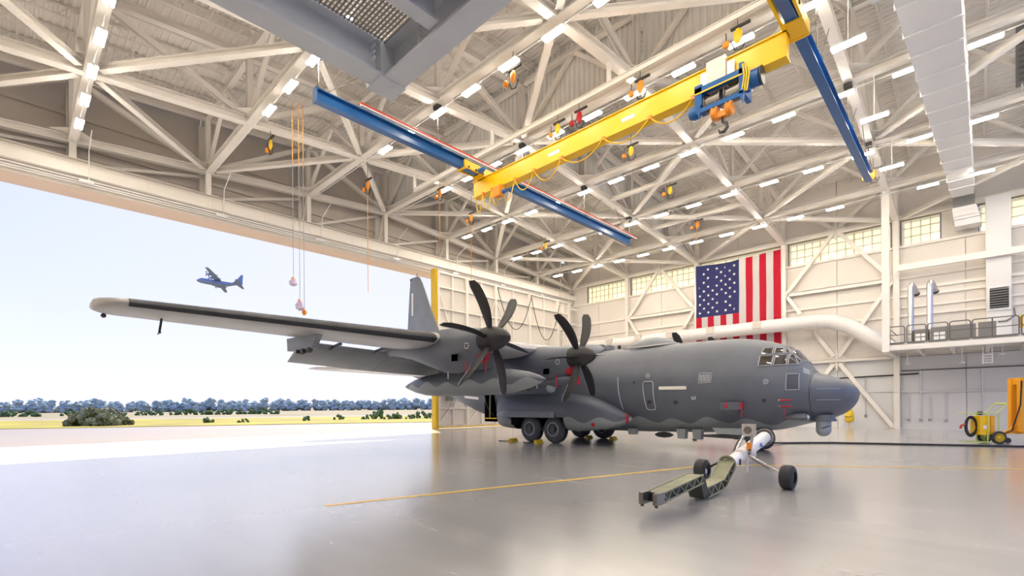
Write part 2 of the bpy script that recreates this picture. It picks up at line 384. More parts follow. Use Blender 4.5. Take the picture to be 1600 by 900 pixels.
# ---- roof trusses towards the flag wall
def gusset(parent, a, b, up=0):
    z = hb(a) + 0.2 + up
    return MB().prism([(a - 0.9, b - 0.22, z), (a - 0.22, b - 0.9, z), (a + 0.22, b - 0.9, z), (a + 0.9, b - 0.22, z), (a + 0.9, b + 0.22, z), (a + 0.22, b + 0.9, z), (a - 0.22, b + 0.9, z), (a - 0.9, b + 0.22, z)], (0, 0, 0.03)).build('gusset_plate', 'steel_white', parent)
tl = ['white steel roof truss above the hangar door header', 'white steel roof truss ending at the wall column beside the corner window',
      'white steel roof truss ending at the column by the starred half of the flag', 'white steel roof truss ending at the column by the red edge of the flag',
      'white steel roof truss ending above the mezzanine corner', 'white steel roof truss over the mezzanine equipment']
for bi, b in enumerate(BT):
    t = empty('roof_truss', (RID, b, hb(RID)), tl[bi], 'roof truss', 'roof trusses running to the flag wall')
    for x0, x1 in ((A0, RID), (RID, AW - 0.25)):
        MB().ib((x0, b, hb(x0)), (x1, b, hb(x1)), 0.40, 0.40, 0.05, 0.04).build('bottom_chord', 'steel_white', t)
        MB().ib((x0, b, ht(x0)), (x1, b, ht(x1)), 0.36, 0.36).build('top_chord', 'steel_white', t)
    for a in AN:
        MB().ib((a, b, hb(a) + .2), (a, b, ht(a) - .18), 0.26, 0.28, up=(0, 1, 0)).build('vertical', 'steel_white', t)
        gusset(t, a, b)
    seq = [(RID, 0), (15.0, 1), (8.7, 0), (2.4, 1), (A0, 0)], [(RID, 0), (27.6, 1), (33.9, 0), (40.2, 1), (AW - .3, 0)]
    for sq in seq:
        for (a, u), (a2, u2) in zip(sq[:-1], sq[1:]):
            p = V((a, b, ht(a) if u else hb(a))); q = V((a2, b, ht(a2) if u2 else hb(a2))); d = (q - p).normalized()
            MB().ib(p + d * .3, q - d * .3, 0.26, 0.26, up=(0, 1, 0)).build('diagonal', 'steel_white', t)
# ---- cross trusses
nth = {0: 'seventh', 1: 'sixth', 2: 'fifth', 3: 'ridge', 4: 'third', 5: 'second', 6: 'first'}
for i, a in enumerate(AN):
    lab = 'white steel cross truss under the roof ridge carrying the corrugated curtain' if i == 3 else 'white steel cross truss under the roof, %s from the flag wall' % nth[i]
    t = empty('cross_truss', (a, 12, hb(a)), lab, 'roof truss', 'cross trusses parallel to the flag wall')
    for j in range(len(BT) - 1):
        b1, b0 = BT[j], BT[j + 1]
        MB().ib((a, b0 + .2, hb(a)), (a, b1 - .2, hb(a)), 0.38, 0.40, 0.045).build('bottom_chord', 'steel_white', t)
        MB().ib((a, b0 + .2, ht(a)), (a, b1 - .2, ht(a)), 0.26, 0.28).build('top_chord', 'steel_white', t)
        mb_ = (b0 + b1) / 2
        for bb in (b0, b1):
            p = V((a, bb, hb(a))); q = V((a, mb_, ht(a))); d = (q - p).normalized()
            MB().bar(p + d * .35, q - d * .15, 0.20).build('diagonal', 'steel_white', t)
    MB().ib((a, B_BACK, hb(a)), (a, BT[-1] - .2, hb(a)), 0.38, 0.40, 0.045).build('bottom_chord', 'steel_white', t)

# ================================================================== flag wall
wr = empty('wall_right', (AW, 12, 0), 'cream panelled hangar wall with columns and bracing', None, None, 'structure')
rows = [(0.0, 2.72), (2.76, 5.38), (5.42, 8.46), (8.5, 11.26), (11.3, 13.58), (15.66, 17.7), (17.74, 20.4)]
wp = {}
colsb = []
edges = [34.65, 30.85, 27.05, 23.25, 19.45, 15.65, 11.85, 8.05, 4.25, 0.45, -3.35, -7.15, -10.95]
for k, (z0, z1) in enumerate(rows):
    me = MB().box(0, 0.18, -1.885, 1.885, 0, z1 - z0).mesh('wall_panel', 'wall_grey' if z1 < 5.4 else 'wall_cream')
    for b1, b0 in zip(edges[:-1], edges[1:]):
        inst(me, 'wall_panel', wr, (AW, (b0 + b1) / 2, z0))
MB().box(AW + 0.19, AW + 0.23, B_BACK, 35.9, 0, 13.6).build('backing_sheet', 'wall_cream', wr)
MB().box(AW + 0.19, AW + 0.23, B_BACK, 35.9, 15.66, 20.5).build('backing_sheet', 'wall_cream', wr)
for b in BT:
    MB().ib((AW - .22, b, 0), (AW - .22, b, 19.2 if b != 34.65 else 18.9), 0.42, 0.36, 0.03, 0.03, up=(1, 0, 0)).build('column', 'steel_white', wr)
for z in (8.47, 9.9, 11.28, 13.62, 17.7):
    MB().prof((AW - .08, B_BACK, z), (AW - .08, 34.4, z), [(-.08, -.09), (.08, -.09), (.08, .09), (-.08, .09)]).build('girt', 'steel_white', wr)
MB().box(AW - .30, AW, B_BACK, 34.4, 15.62, 16.0).build('eave_girder', 'steel_white', wr)
MB().box(AW - 1.25, AW - 1.0, B_BACK, 4.1, 11.62, 12.06).build('wall_girder', 'steel_white', wr)
MB().box(AW - .14, AW, B_BACK, 4.0, 10.34, 10.52).build('girt', 'steel_white', wr)
MB().box(AW - .14, AW, B_BACK, 4.0, 9.0, 9.14).build('girt', 'steel_white', wr)
for b0, b1 in ((4.25, 11.85), (19.45, 27.05)):
    bm_ = (b0 + b1) / 2
    for g, nodes in ((5.42, [(b0 + .2, 0.1), (b1 - .2, 0.1), (b0 + .2, 11.2), (b1 - .2, 11.2)]), (15.9, [(b0 + .2, 11.25), (b1 - .2, 11.25), (b0 + .2, 18.9), (b1 - .2, 18.9)])):
        c = V((AW - .32, bm_, g))
        for nb, nz in nodes:
            q = V((AW - .32, nb, nz)); d = (q - c).normalized()
            MB().ib(c + d * 0.35, q, 0.26, 0.28, up=(1, 0, 0)).build('wind_brace', 'steel_white', wr)
        MB().prism([(AW - .22, bm_ + .62 * math.cos(t), g + .62 * math.sin(t)) for t in [math.pi * (k + .5) / 4 for k in range(8)]], (0.05, 0, 0)).build('gusset_plate', 'steel_white', wr)
        MB().box(AW - .36, AW - .28, bm_ - .07, bm_ + .07, g - .8, g + .8).build('stiffener', 'steel_white', wr)
        if g < 6: MB().ib((AW - .3, b0 + .2, g), (AW - .3, b1 - .2, g), 0.3, 0.3).build('strut', 'steel_white', wr)
    MB().ib((AW - .3, b0 + .2, 11.25), (AW - .3, b1 - .2, 11.25), 0.34, 0.3).build('strut', 'steel_white', wr)
MB().tube([(AW - .12, 11.6, 3.9), (AW - .12, 4.5, 4.05), (AW - .12, 3.0, 4.1)], 0.05, 8).build('conduit', 'black', wr)
MB().tube([(AW - .10, 4.0, 2.75), (AW - .10, B_BACK, 2.75)], 0.07, 8).build('conduit', 'wall_grey', wr)
MB().tube([(AW - .10, 4.0, 4.35), (AW - .10, B_BACK, 4.35)], 0.04, 8).build('conduit', 'rail_grey', wr)
for b, z0, z1 in ((3.6, .7, 2.6), (2.9, .7, 4.3), (2.4, .75, 2.4), (1.55, .7, 2.6), (-.35, .2, 4.2), (6.2, 1.0, 3.9), (8.6, 1.1, 3.8)):
    MB().tube([(AW - .08, b, z0), (AW - .08, b, z1)], 0.03, 8).build('conduit', 'silver', wr)
    MB().box(AW - .12, AW, b - .09, b + .09, z0 - .12, z0 + .06).build('outlet_box', 'silver', wr)

# ---- opposite side wall (behind and beside the camera)
wl_ = empty('wall_left', (A0, 12, 0), 'cream panelled side wall beside the camera', None, None, 'structure')
for b1, b0 in zip(edges[:-1], edges[1:]):
    for z0, z1 in ((0, 5.4), (5.44, 10.8), (10.84, 16.2), (16.24, 20.4)):
        MB().box(A0 - .6, A0 - .42, b0 + .02, b1 - .02, z0, z1).build('wall_panel', 'wall_cream', wl_)
for b in BT: MB().ib((A0 - .2, b, 0), (A0 - .2, b, 19.0), 0.42, 0.36, up=(1, 0, 0)).build('column', 'steel_white', wl_)

# ---- clerestory windows
PW, PH = 0.56, 0.595
pane_me = MB().box(-0.012, 0.012, 0, PW - .03, 0, PH - .03).mesh('pane', 'pane')
wn = [0]
def window(b1, b0, z0=13.72, z1=15.58):
    wn[0] += 1; W = b1 - b0; n = max(1, int(round(W / PW))); pw = W / n; ph = (z1 - z0) / 3
    o = empty('window_%d' % wn[0], (AW + .05, (b0 + b1) / 2, z0), 'translucent clerestory window strip with cream panes', None, None, 'structure')
    m = MB().box(AW - .04, AW + .14, b0 - .07, b0, z0 - .07, z1 + .07).box(AW - .04, AW + .14, b1, b1 + .07, z0 - .07, z1 + .07).box(AW - .04, AW + .14, b0, b1, z1, z1 + .07)
    m.build('window_frame', 'frame_dark', o)
    MB().box(AW - .08, AW + .14, b0 - .1, b1 + .1, z0 - .12, z0).build('window_sill', 'steel_white', o)
    for k in range(1, n):
        gold = (k % 4 == 0)
        MB().box(AW + .02, AW + .09, b0 + k * pw - (.03 if gold else .014), b0 + k * pw + (.03 if gold else .014), z0, z1).build('mullion', 'frame_gold' if gold else 'muntin', o)
    for k in (1, 2): MB().box(AW + .02, AW + .09, b0, b1, z0 + k * ph - .014, z0 + k * ph + .014).build('muntin', 'muntin', o)
    for k in range(n):
        for r in range(3):
            p = inst(pane_me, 'pane', o, (AW + .055, b0 + k * pw + .015, z0 + r * ph + .015)); p.scale = (1, (pw - .03) / (PW - .03), (ph - .03) / (PH - .03))
def filler(b1, b0):
    MB().box(AW, AW + .2, b0, b1, 13.6, 15.66).build('wall_panel', 'wall_cream', wr)
window(32.3, 27.4); window(26.7, 19.8); window(19.1, 12.2); window(11.5, 4.6); window(3.95, 1.78); window(-.25, -.92); window(-1.7, -2.5)
for b1, b0 in ((35.0, 32.4), (27.35, 26.75), (19.75, 19.15), (12.15, 11.55), (4.55, 4.0), (1.70, -.16), (-1.0, -1.62), (-2.58, -11)): filler(b1, b0)

# ================================================================== door wall: header, fascia, upper wall
wf = empty('wall_front', (20, 35, 13.8), 'tan door header and upper wall over the hangar opening', None, None, 'structure')
for k in range(8):
    for z0, z1 in ((13.9, 16.0), (16.04, 18.2), (18.24, 22)):
        a0 = A0 + 6.3 * k
        MB().box(a0 + .02, a0 + 6.28, 36.2, 36.35, z0, z1).build('wall_panel', 'header_tan', wf)
for z in (15.0, 16.6, 18.2): MB().box(A0, AW, 36.0, 36.2, z - .1, z + .1).build('girt', 'header_tan', wf)
for a in [A0] + AN + [AW]:
    MB().ib((a, 35.95, 13.9), (a, 35.95, ht(a)), 0.34, 0.3, up=(1, 0, 0)).build('wall_post', 'steel_white', wf)
    MB().ib((a, 34.65, 15.2), (a, 34.65, hb(a) - .2), 0.30, 0.30, up=(0, 1, 0)).build('hanger', 'steel_white', wf)
    MB().bar((a, 34.7, hb(a) - .2), (a, 35.9, 15.4), 0.16).build('knee_brace', 'steel_white', wf)
    if a > A0: MB().bar((a - 6.1, 35.6, 15.3), (a - .2, 35.6, hb(a) - .1), 0.18).build('diagonal', 'steel_white', wf)
MB().ib((A0, 34.65, 15.02), (AW, 34.65, 15.02), 0.42, 0.5).build('header_beam', 'steel_white', wf)
MB().box(A0, AW, 34.1, 34.5, 14.28, 14.80).build('header_box', 'steel_white', wf)
for i in range(17): MB().box(A0 + 3.15 * i - .04, A0 + 3.15 * i + .04, 34.07, 34.1, 14.28, 14.80).build('splice_plate', 'steel_white', wf)
for z, r in ((14.16, .045), (14.02, .04), (13.90, .035)): MB().tube([(A0, 34.35, z), (AW, 34.35, z)], r, 8).build('header_pipe', 'white', wf)
MB().box(A0, AW, 34.5, 34.62, 13.72, 14.3).build('fascia', 'header_tan', wf)
MB().box(A0, AW, 34.62, 36.35, 13.72, 13.84).build('soffit', 'soffit', wf)
MB().box(A0, AW, 34.6, 36.2, 13.84, 13.9).build('soffit_top', 'header_tan', wf)
MB().box(44.3, AW + .2, 35.6, 35.8, 0, 13.72).build('wall_panel', 'header_tan', wf)
for a in (2.9, 9.3, 15.6, 22.0, 28.2, 34.3, 40.4):
    MB().box(a - .3, a + .3, 34.02, 34.2, 13.93, 14.1).build('junction_box', 'white', wf)
    MB().tube([(a + .1, 34.1, 14.1), (a + .1, 33.9, 15.6), (a + .1, 32.6, 16.2)], 0.025, 6).build('conduit', 'white', wf)
# corner column and ladder
ld = empty('wall_ladder', (45.4, 34.2, 0), 'white caged ladder with small landings in the hangar corner', 'ladder')
for s in (-.28, .28): MB().tube([(45.6 + s, 34.25, 0.2), (45.6 + s, 34.25, 15.2)], 0.035, 6).build('ladder_rail', 'steel_white', ld)
for k in range(46): MB().tube([(45.32, 34.25, .5 + .32 * k), (45.88, 34.25, .5 + .32 * k)], 0.018, 5).build('rung', 'steel_white', ld)
for z in (4.5, 6.2, 7.9, 9.6, 11.3, 13.0): MB().box(45.2, 46.1, 33.6, 34.2, z, z + .18).build('landing', 'white', ld)

# ================================================================== sliding door leaf
def door_leaf(n, a0, a1, b, label, posts):
    d = empty('door_%d' % n, ((a0 + a1) / 2, b, 0), label, None, None, 'structure')
    zt = 13.45
    zs = [0.28, 1.75, 3.9, 7.1, 10.35, 12.2, zt]
    for x0, x1 in zip(posts[:-1], posts[1:]):
        for z0, z1 in zip(zs[:-1], zs[1:]):
            MB().box(x0 + .02, x1 - .02, b + .28, b + .36, z0 + .015, z1 - .015).build('door_panel', 'wall_cream', d)
    MB().box(a0, a1, b - .04, b + .32, 0.05, 0.30).build('bottom_rail', 'header_tan', d)
    MB().box(a0, a1, b - .06, b - .04, 0.04, 0.16).build('yellow_edge_strip', 'yellow', d)
    for z in zs[1:]: MB().box(a0, a1, b + .02, b + .28, z - .07, z + .07).build('door_girt', 'steel_white', d)
    for i, x in enumerate(posts): MB().box(x - .13, x + .13, b - .03, b + .3, .1, zt + .1).build('door_post', 'steel_white', d)
    for i, (x0, x1) in enumerate(zip(posts[:-1], posts[1:])):
        p, q = ((x0, 12.1), (x1, 4.0)) if i % 2 == 0 else ((x1, 12.1), (x0, 4.0))
        MB().bar((p[0], b + .1, p[1]), (q[0], b + .1, q[1]), 0.10).build('door_brace', 'steel_white', d)
        MB().bar((x0 + .1, b + .1, .4), (x1 - .1, b + .1, 3.8), 0.10).build('door_brace', 'steel_white', d)
        MB().box((x0 + x1) / 2 - .06, (x0 + x1) / 2 + .06, b + .05, b + .28, .3, zt).build('door_stud', 'steel_white', d)
    return d
dl = door_leaf(1, 25.2, 43.9, 33.0, 'cream sliding hangar door leaf with a yellow leading edge', [25.4, 28.64, 32.27, 37.15, 41.8, 43.8])
MB().box(24.95, 25.25, 32.9, 33.45, 0.0, 13.6).box(25.02, 25.08, 32.82, 32.9, 0, 13.6).box(25.14, 25.2, 32.82, 32.9, 0, 13.6).build('leading_edge', 'yellow', dl)
for x0, x1, sg in ((32.3, 37.1, 3.6), (37.1, 41.8, 4.2)): MB().tube([(lerp(x0, x1, k / 14), 32.8, 13.2 - .25 * k / 14 - sg * (1 - (k / 7 - 1) ** 2)) for k in range(15)], 0.035, 6).build('power_cable', 'black', dl)
for a, z in ((27.1, 2.6), (26.4, 2.4)): MB().box(a - .3, a + .3, 32.7, 32.98, z, z + .9).build('control_box', 'cabinet_grey', dl)
# ================================================================== the aircraft (local axes: x = port, y = aft of nose, z = up)
AC, BN = 21.577, 3.053
def pchip(xs, ys):
    xs = np.array(xs, float); ys = np.array(ys, float); h = np.diff(xs); d = np.diff(ys) / h; m = np.zeros_like(ys)
    for i in range(1, len(xs) - 1):
        m[i] = 0 if d[i - 1] * d[i] <= 0 else (3 * (h[i - 1] + h[i])) / ((2 * h[i] + h[i - 1]) / d[i - 1] + (h[i] + 2 * h[i - 1]) / d[i])
    m[0] = d[0]; m[-1] = d[-1]
    def f(x):
        x = min(max(x, xs[0]), xs[-1]); i = min(int(np.searchsorted(xs, x, 'right')) - 1, len(xs) - 2); t = (x - xs[i]) / h[i]
        return float((1 + 2 * t) * (1 - t) ** 2 * ys[i] + t * (1 - t) ** 2 * h[i] * m[i] + t * t * (3 - 2 * t) * ys[i + 1] + t * t * (t - 1) * h[i] * m[i + 1])
    return f
FT = pchip([0, .06, .2, .56, 1.0, 1.3, 1.5, 1.75, 2.03, 2.4, 2.84, 3.5, 4.33, 6, 20, 24, 29.3, 29.8], [2.29, 2.46, 2.60, 2.83, 3.01, 3.12, 3.36, 3.72, 4.06, 4.26, 4.42, 4.60, 4.70, 4.74, 4.76, 4.9, 5.25, 5.1])
FB = pchip([0, .06, .2, .4, .8, 1.6, 2.75, 4.2, 5.5, 9.3, 15.5, 17, 18, 20, 23, 26, 28.5, 29.8], [2.29, 2.02, 1.78, 1.58, 1.38, 1.15, .86, .76, .68, .62, .64, .76, .92, 1.48, 2.56, 3.6, 4.35, 4.85])
FW = pchip([0, .06, .2, .5, .9, 1.3, 2, 2.8, 4, 5, 16, 18, 20, 23, 26, 28.5, 29.8], [.02, .32, .58, .90, 1.20, 1.42, 1.70, 1.94, 2.10, 2.15, 2.15, 2.08, 1.88, 1.36, .82, .36, .10])
FC = pchip([0, 1, 2, 4, 16, 20, 24, 29.8], [2.27, 2.3, 2.42, 2.66, 2.68, 2.95, 3.7, 4.95])
def fus(s, t, off=0.0):
    """t: angle from the top, positive to starboard"""
    zt, zb, hw, zc = FT(s), FB(s), FW(s), FC(s); zc = min(max(zc, zb + .01), zt - .01)
    c, sn = math.cos(t), math.sin(t)
    z = zc + (zt - zc) * c if c >= 0 else zc + (zc - zb) * c
    return V((-(hw + off) * sn, s, z + off * c))
def fus_z(s, z, off=0.0):
    zt, zb, zc = FT(s), FB(s), FC(s); u = (z - zc) / (zt - zc) if z >= zc else (z - zc) / (zc - zb)
    return fus(s, math.acos(max(-1, min(1, u))), off)
def quad_patch(m, corners, off=.015, n=6, side=1, mode='z', thick=.02):
    """bilinear patch over the fuselage skin; corners (s, z) or (s, t)"""
    g = []
    for i in range(n + 1):
        for j in range(n + 1):
            u, v = i / n, j / n
            s = (corners[0][0] * (1 - u) + corners[1][0] * u) * (1 - v) + (corners[3][0] * (1 - u) + corners[2][0] * u) * v
            k = (corners[0][1] * (1 - u) + corners[1][1] * u) * (1 - v) + (corners[3][1] * (1 - u) + corners[2][1] * u) * v
            p = fus_z(s, k, off) if mode == 'z' else fus(s, math.radians(k), off)
            p.x *= side; g.append(p)
    N = n + 1; f = []
    for i in range(n):
        for j in range(n): f.append((i * N + j, i * N + j + 1, (i + 1) * N + j + 1, (i + 1) * N + j))
    m.add(g, f)
    return m
def ring_path(corners, off=.02, side=1, mode='z', n=8, rad=0):
    pts = []
    for a, b in zip(corners, corners[1:] + corners[:1]):
        for i in range(n):
            s = lerp(a[0], b[0], i / n); k = lerp(a[1], b[1], i / n)
            p = fus_z(s, k, off) if mode == 'z' else fus(s, math.radians(k), off); p.x *= side; pts.append(p)
    return pts
def airfoil(le, c, th, z, lat, n=14, twist=0.0):
    pts = []
    for i in range(n + 1):
        x = .5 * (1 - math.cos(math.pi * i / n)); y = 5 * th * (.2969 * math.sqrt(x) - .126 * x - .3516 * x * x + .2843 * x ** 3 - .1036 * x ** 4)
        pts.append((x, y * 1.12))
    up = pts[::-1]; lo = [(x, -y * .82) for x, y in pts[1:-1]]
    return [V((-lat, le + x * c, z + y * c - twist * x * c)) for x, y in up + lo]
WZ = 4.42
def wing_sec(lat):
    l = abs(lat)
    le = 11.05 + (0.0 if l < 5 else (l - 5) * .024); te = 15.75 if l < 3 else lerp(15.75, 15.2, min(1, (l - 3) / 7)) if l < 10 else lerp(15.2, 13.75, (l - 10) / 9.4)
    th = lerp(.17, .125, min(1, l / 20)); return le, te - le, th
def wing_mesh(side):
    m = MB(); lats = [0.0, 2, 4, 6, 8, 10, 12, 14, 16, 18, 19.6, 19.8, 19.95, 20.08, 20.16, 20.2]; rings = []
    for l in lats:
        le, c, th = wing_sec(l)
        if l > 19.6: k = math.sqrt(max(0.03, 1 - ((l - 19.6) / .61) ** 2)); le += (1 - k) * c * .5; c *= k; th = th / max(k, .45)
        rings.append(airfoil(le, c, th, WZ, l * side))
    m.loft(rings); return m
def fuselage_mesh():
    m = MB(); ss = [1.3 + .1 * i for i in range(12)] + [2.5 + .25 * i for i in range(14)] + [6 + i for i in range(11)] + [17.0, 17.45, 17.9, 18.5, 19, 19.5, 20, 21, 22, 23, 24, 25, 26, 27, 28, 29, 29.5, 29.8]
    ss = sorted(set(round(x, 3) for x in ss)); N = 64
    rings = [[fus(s, 2 * math.pi * k / N) for k in range(N)] for s in ss]
    def skip(i, k):
        s0, s1 = ss[i], ss[i + 1]; p = (rings[i][k] + rings[i + 1][(k + 1) % N]) / 2
        return s0 >= 16.99 and s1 <= 17.91 and p.x < -1.2 and 1.2 < p.z < 2.75
    m.loft(rings, skip=skip); return m
def radome_mesh():
    m = MB(); ss = [0, .03, .06, .12, .2, .3, .4, .55, .7, .85, 1.0, 1.15, 1.3]
    m.loft([[fus(s, 2 * math.pi * k / 64) for k in range(64)] for s in ss]); return m
def fin_mesh():
    m = MB(); rings = []
    for z, le, te, th in ((5.0, 22.0, 29.3, .10), (5.6, 23.6, 29.2, .11), (7.4, 24.9, 28.95, .12), (9.5, 26.05, 28.75, .12), (11.2, 26.9, 28.55, .11), (11.65, 27.2, 28.5, .09), (11.82, 27.5, 28.3, .05)):
        c = te - le; a = airfoil(le, c, th, 0, 0); rings.append([V((p.z * .9, p.y, z)) for p in a])
    m.loft(rings); return m
def stab_mesh(side):
    m = MB(); rings = []
    for l, le, te, th in ((0, 23.9, 28.9, .16), (4, 25.4, 28.7, .16), (7.7, 26.75, 28.5, .15), (8.05, 27.0, 28.4, .12), (8.15, 27.3, 28.2, .06)):
        rings.append(airfoil(le, te - le, th, 4.42, l * side))
    m.loft(rings); return m
NAC = {4.9: 3.98, 9.98: 4.23}
def nac_mesh(lat, hz, side):
    m = MB(); rings = []; dz = hz - 4.23
    #      s     top   bot   halfwidth
    for s, zt, zb, hw in ((9.36, 4.60, 3.86, .40), (9.42, 4.64, 3.62, .47), (9.6, 4.68, 3.44, .55), (10.2, 4.76, 3.20, .62), (10.8, 4.82, 3.12, .64), (11.6, 4.86, 3.20, .64), (12.6, 4.84, 3.5, .60), (13.8, 4.78, 3.86, .52), (15.0, 4.66, 4.08, .38), (16.4, 4.5, 4.2, .2), (17.0, 4.4, 4.28, .06)):
        zt += dz if s < 12 else dz * max(0, (14 - s) / 2); zb += dz; zc = hz + .02 if s < 11 else (zt + zb) / 2 + .1; r = []
        for k in range(28):
            t = 2 * math.pi * k / 28; c, sn = math.cos(t), math.sin(t)
            wv = hw if c > -.2 else hw * (1 - .35 * ((-c - .2) / .8) ** 2)
            r.append(V((-lat * side - wv * sn, s, zc + ((zt - zc) if c >= 0 else (zc - zb)) * c)))
        rings.append(r)
    m.loft(rings); return m
def spinner_mesh(lat, hz, side):
    return MB().lathe((-lat * side, 9.38, hz), (0, -1, 0), [(0, .42), (.25, .44), (.55, .41), (.85, .32), (1.08, .19), (1.2, .07), (1.23, .01)], 24)
def blade_mesh(c, ang, n=9):
    c = V(c); er = V((-math.cos(ang), 0, math.sin(ang))); tg = V((math.sin(ang), 0, math.cos(ang))); ax = V((0, -1, 0)); rings = []; tips = []
    for i in range(n + 1):
        u = i / n; r = lerp(.34, 2.06, u); ch = pchip([0, .15, .45, .8, .95, 1], [.22, .36, .46, .44, .38, .24])(u); th = lerp(.13, .02, u ** .6)
        pit = math.radians(lerp(93, 78, u)); sweep = .16 * u ** 2 - .05 * math.sin(math.pi * u)
        cd = ax * math.sin(pit) + tg * math.cos(pit); nd = cd.cross(er).normalized(); o = c + er * r - cd * sweep * 1.4
        rings.append([o + cd * (ch * x) + nd * (th * y) for x, y in ((-.5, 0), (-.25, .5), (.1, .65), (.4, .35), (.5, 0), (.4, -.25), (.1, -.3), (-.25, -.2))])
    return MB().loft(rings), rings
def prop(parent, lat, hz, side, off):
    sp = spinner_mesh(lat, hz, side).build('spinner', 'prop_black', parent, 35)
    for k in range(6):
        m, rings = blade_mesh((-lat * side, 9.0, hz), math.radians(off + 60 * k) if side > 0 else math.radians(80 - 60 * k))
        b = m.build('propeller_blade', 'prop_black', parent, 50)
        # pale erosion edge on one side of the blade tip
        e_ = MB().tube([r_[0] for r_ in rings[5:]], .012, 5); e_.build('blade_edge', 'mark_pale', parent)
def build_wheel(parent, c, R_, wd, name='wheel', flat=.0):
    c = V(c); ax = V((1, 0, 0)); h = wd / 2
    t = MB().lathe(c - ax * h, ax, [(0.02, R_ * .50), (0, R_ * .58), (.02, R_ * .78), (.07, R_ * .92), (.14, R_ * .985), (h, R_), (wd - .14, R_ * .985), (wd - .07, R_ * .92), (wd - .02, R_ * .78), (wd, R_ * .58), (wd - .02, R_ * .50)], 32, cap=False).build(name, 'tyre_wall', parent, 40)
    MB().lathe(c - ax * (h * 1.003), ax, [(.13, R_ * 1.004), (.14, R_ * 1.006), (wd * 1.003 - .14, R_ * 1.006), (wd * 1.003 - .13, R_ * 1.004)], 32, cap=False).build('tread', 'rubber', t, 40)
    for sgn in (-1, 1):
        MB().lathe(c + ax * sgn * (h - .10), ax * sgn, [(0, R_ * .52), (.085, R_ * .52), (.10, R_ * .47), (.06, R_ * .43), (.02, R_ * .25), (.03, R_ * .20), (.09, R_ * .17), (.10, R_ * .08), (.10, .005)], 24, cap=False).build('wheel_hub', 'dark_metal', t, 35)
        MB().lathe(c + ax * sgn * (h - .005), ax * sgn, [(0, R_ * .53), (.015, R_ * .52), (.015, R_ * .46), (0, R_ * .45)], 24, cap=False).build('rim_ring', 'mark_pale', t, 35)
    return t

ac = empty('transport_aircraft', (AC, BN, 0), 'dark grey four-engine turboprop military transport aircraft parked in the hangar', 'aircraft')
ORG[ac.name] = (0, 0, 0)
fo = fuselage_mesh().build('fuselage', 'gunship', ac, 40)
radome_mesh().build('radome', 'gunship', ac, 40)
MB().tube([fus(1.31, 2 * math.pi * k / 48, .004) for k in range(48)], .012, 5, closed=True).build('radome_seam', 'boot', fo)
for sgn in (1,):
    for z_, in ((2.05,), (2.45,)): MB().tube([fus_z(s, z_, .004) for s in (.45, .7, .9, 1.1)], .008, 5).build('radome_strip', 'mark_pale', fo)
# cockpit glazing, both sides
panes = [[(2.92, 3.36), (2.50, 3.36), (2.50, 3.76), (2.92, 3.76)], [(2.44, 3.36), (2.04, 3.37), (2.10, 3.78), (2.44, 3.77)], [(1.99, 3.37), (1.73, 3.40), (1.93, 3.78), (2.05, 3.79)],
         [(2.92, 3.82), (2.56, 3.82), (2.60, 4.08), (2.88, 4.08)], [(2.50, 3.83), (2.22, 3.84), (2.30, 4.06), (2.53, 4.08)], [(2.17, 3.84), (2.04, 3.84), (2.17, 4.02), (2.24, 4.04)]]
for sd in (1, -1):
    for c in panes:
        quad_patch(MB(), c, .012, 5, sd).build('cockpit_window', 'cockpit_glass', fo, 40)
        MB().tube(ring_path(c, .018, sd, n=4), .022, 6, closed=True).build('window_frame', 'window_frame', fo, 40)
    for c in ([(1.62, 3), (1.97, 3), (1.99, 27), (1.66, 24)], [(1.68, 27.5), (2.0, 30), (2.03, 41), (1.74, 39)]):
        quad_patch(MB(), c, .012, 5, sd, 't').build('windscreen', 'cockpit_glass', fo, 40)
        MB().tube(ring_path(c, .018, sd, 't', 4), .022, 6, closed=True).build('window_frame', 'window_frame', fo, 40)
# starboard side details
MB().tube(ring_path([(7.56, 2.86), (7.50, 2.93), (7.14, 2.93), (7.08, 2.86), (7.06, 1.78), (7.12, 1.70), (7.42, 1.70), (7.50, 1.78)], .012, n=5), .022, 6, closed=True).build('escape_hatch_outline', 'mark_pale', fo, 40)
quad_patch(MB(), [(6.80, 2.56), (5.58, 2.54), (5.58, 2.68), (6.80, 2.70)], .012).build('identity_strip', 'mark_cream', fo, 40)
quad_patch(MB(), [(20.1, 2.42), (18.55, 2.30), (18.55, 2.46), (20.1, 2.58)], .012).build('identity_strip', 'white', fo, 40)
MB().tube([fus_z(8.86 - .02 * k, lerp(3.2, 1.7, k / 8), .012) for k in range(9)], .025, 6).build('propeller_warning_stripe', 'mark_pale', fo, 40)
for k in range(7):
    s = 5.02 - k * .06; quad_patch(MB(), [(s, 2.83), (s - .035, 2.83), (s - .035, 3.12), (s, 3.12)], .015, 3).build('vent_slat', 'mark_pale', fo)
MB().tube(ring_path([(5.07, 2.78), (4.58, 2.80), (4.56, 3.16), (5.05, 3.18)], .014, n=4), .014, 5, closed=True).build('vent_frame', 'mark_pale', fo)
for s, z in ((7.35, 3.2), (5.3, 2.2), (2.63, 2.75)):
    p = fus_z(s, z, .01); MB().lathe(p, (-1, 0, .1), [(0, .10), (.008, .10), (.008, .065), (0, .065)], 16, cap=False).build('fuselage_port', 'mark_pale', fo); MB().lathe(p, (-1, 0, .1), [(0, .03), (.01, .03)], 10).build('port_centre', 'mark_pale', fo)
for s, z, r in ((8.0, 2.92, .05), (2.7, 2.05, .08), (7.3, 2.05, .1), (6.1, 2.02, .1)):
    MB().lathe(fus_z(s, z, .0), (-1, 0, .05), [(0, r), (.02, r), (.022, r * .5)], 14).build('skin_port', 'boot', fo)
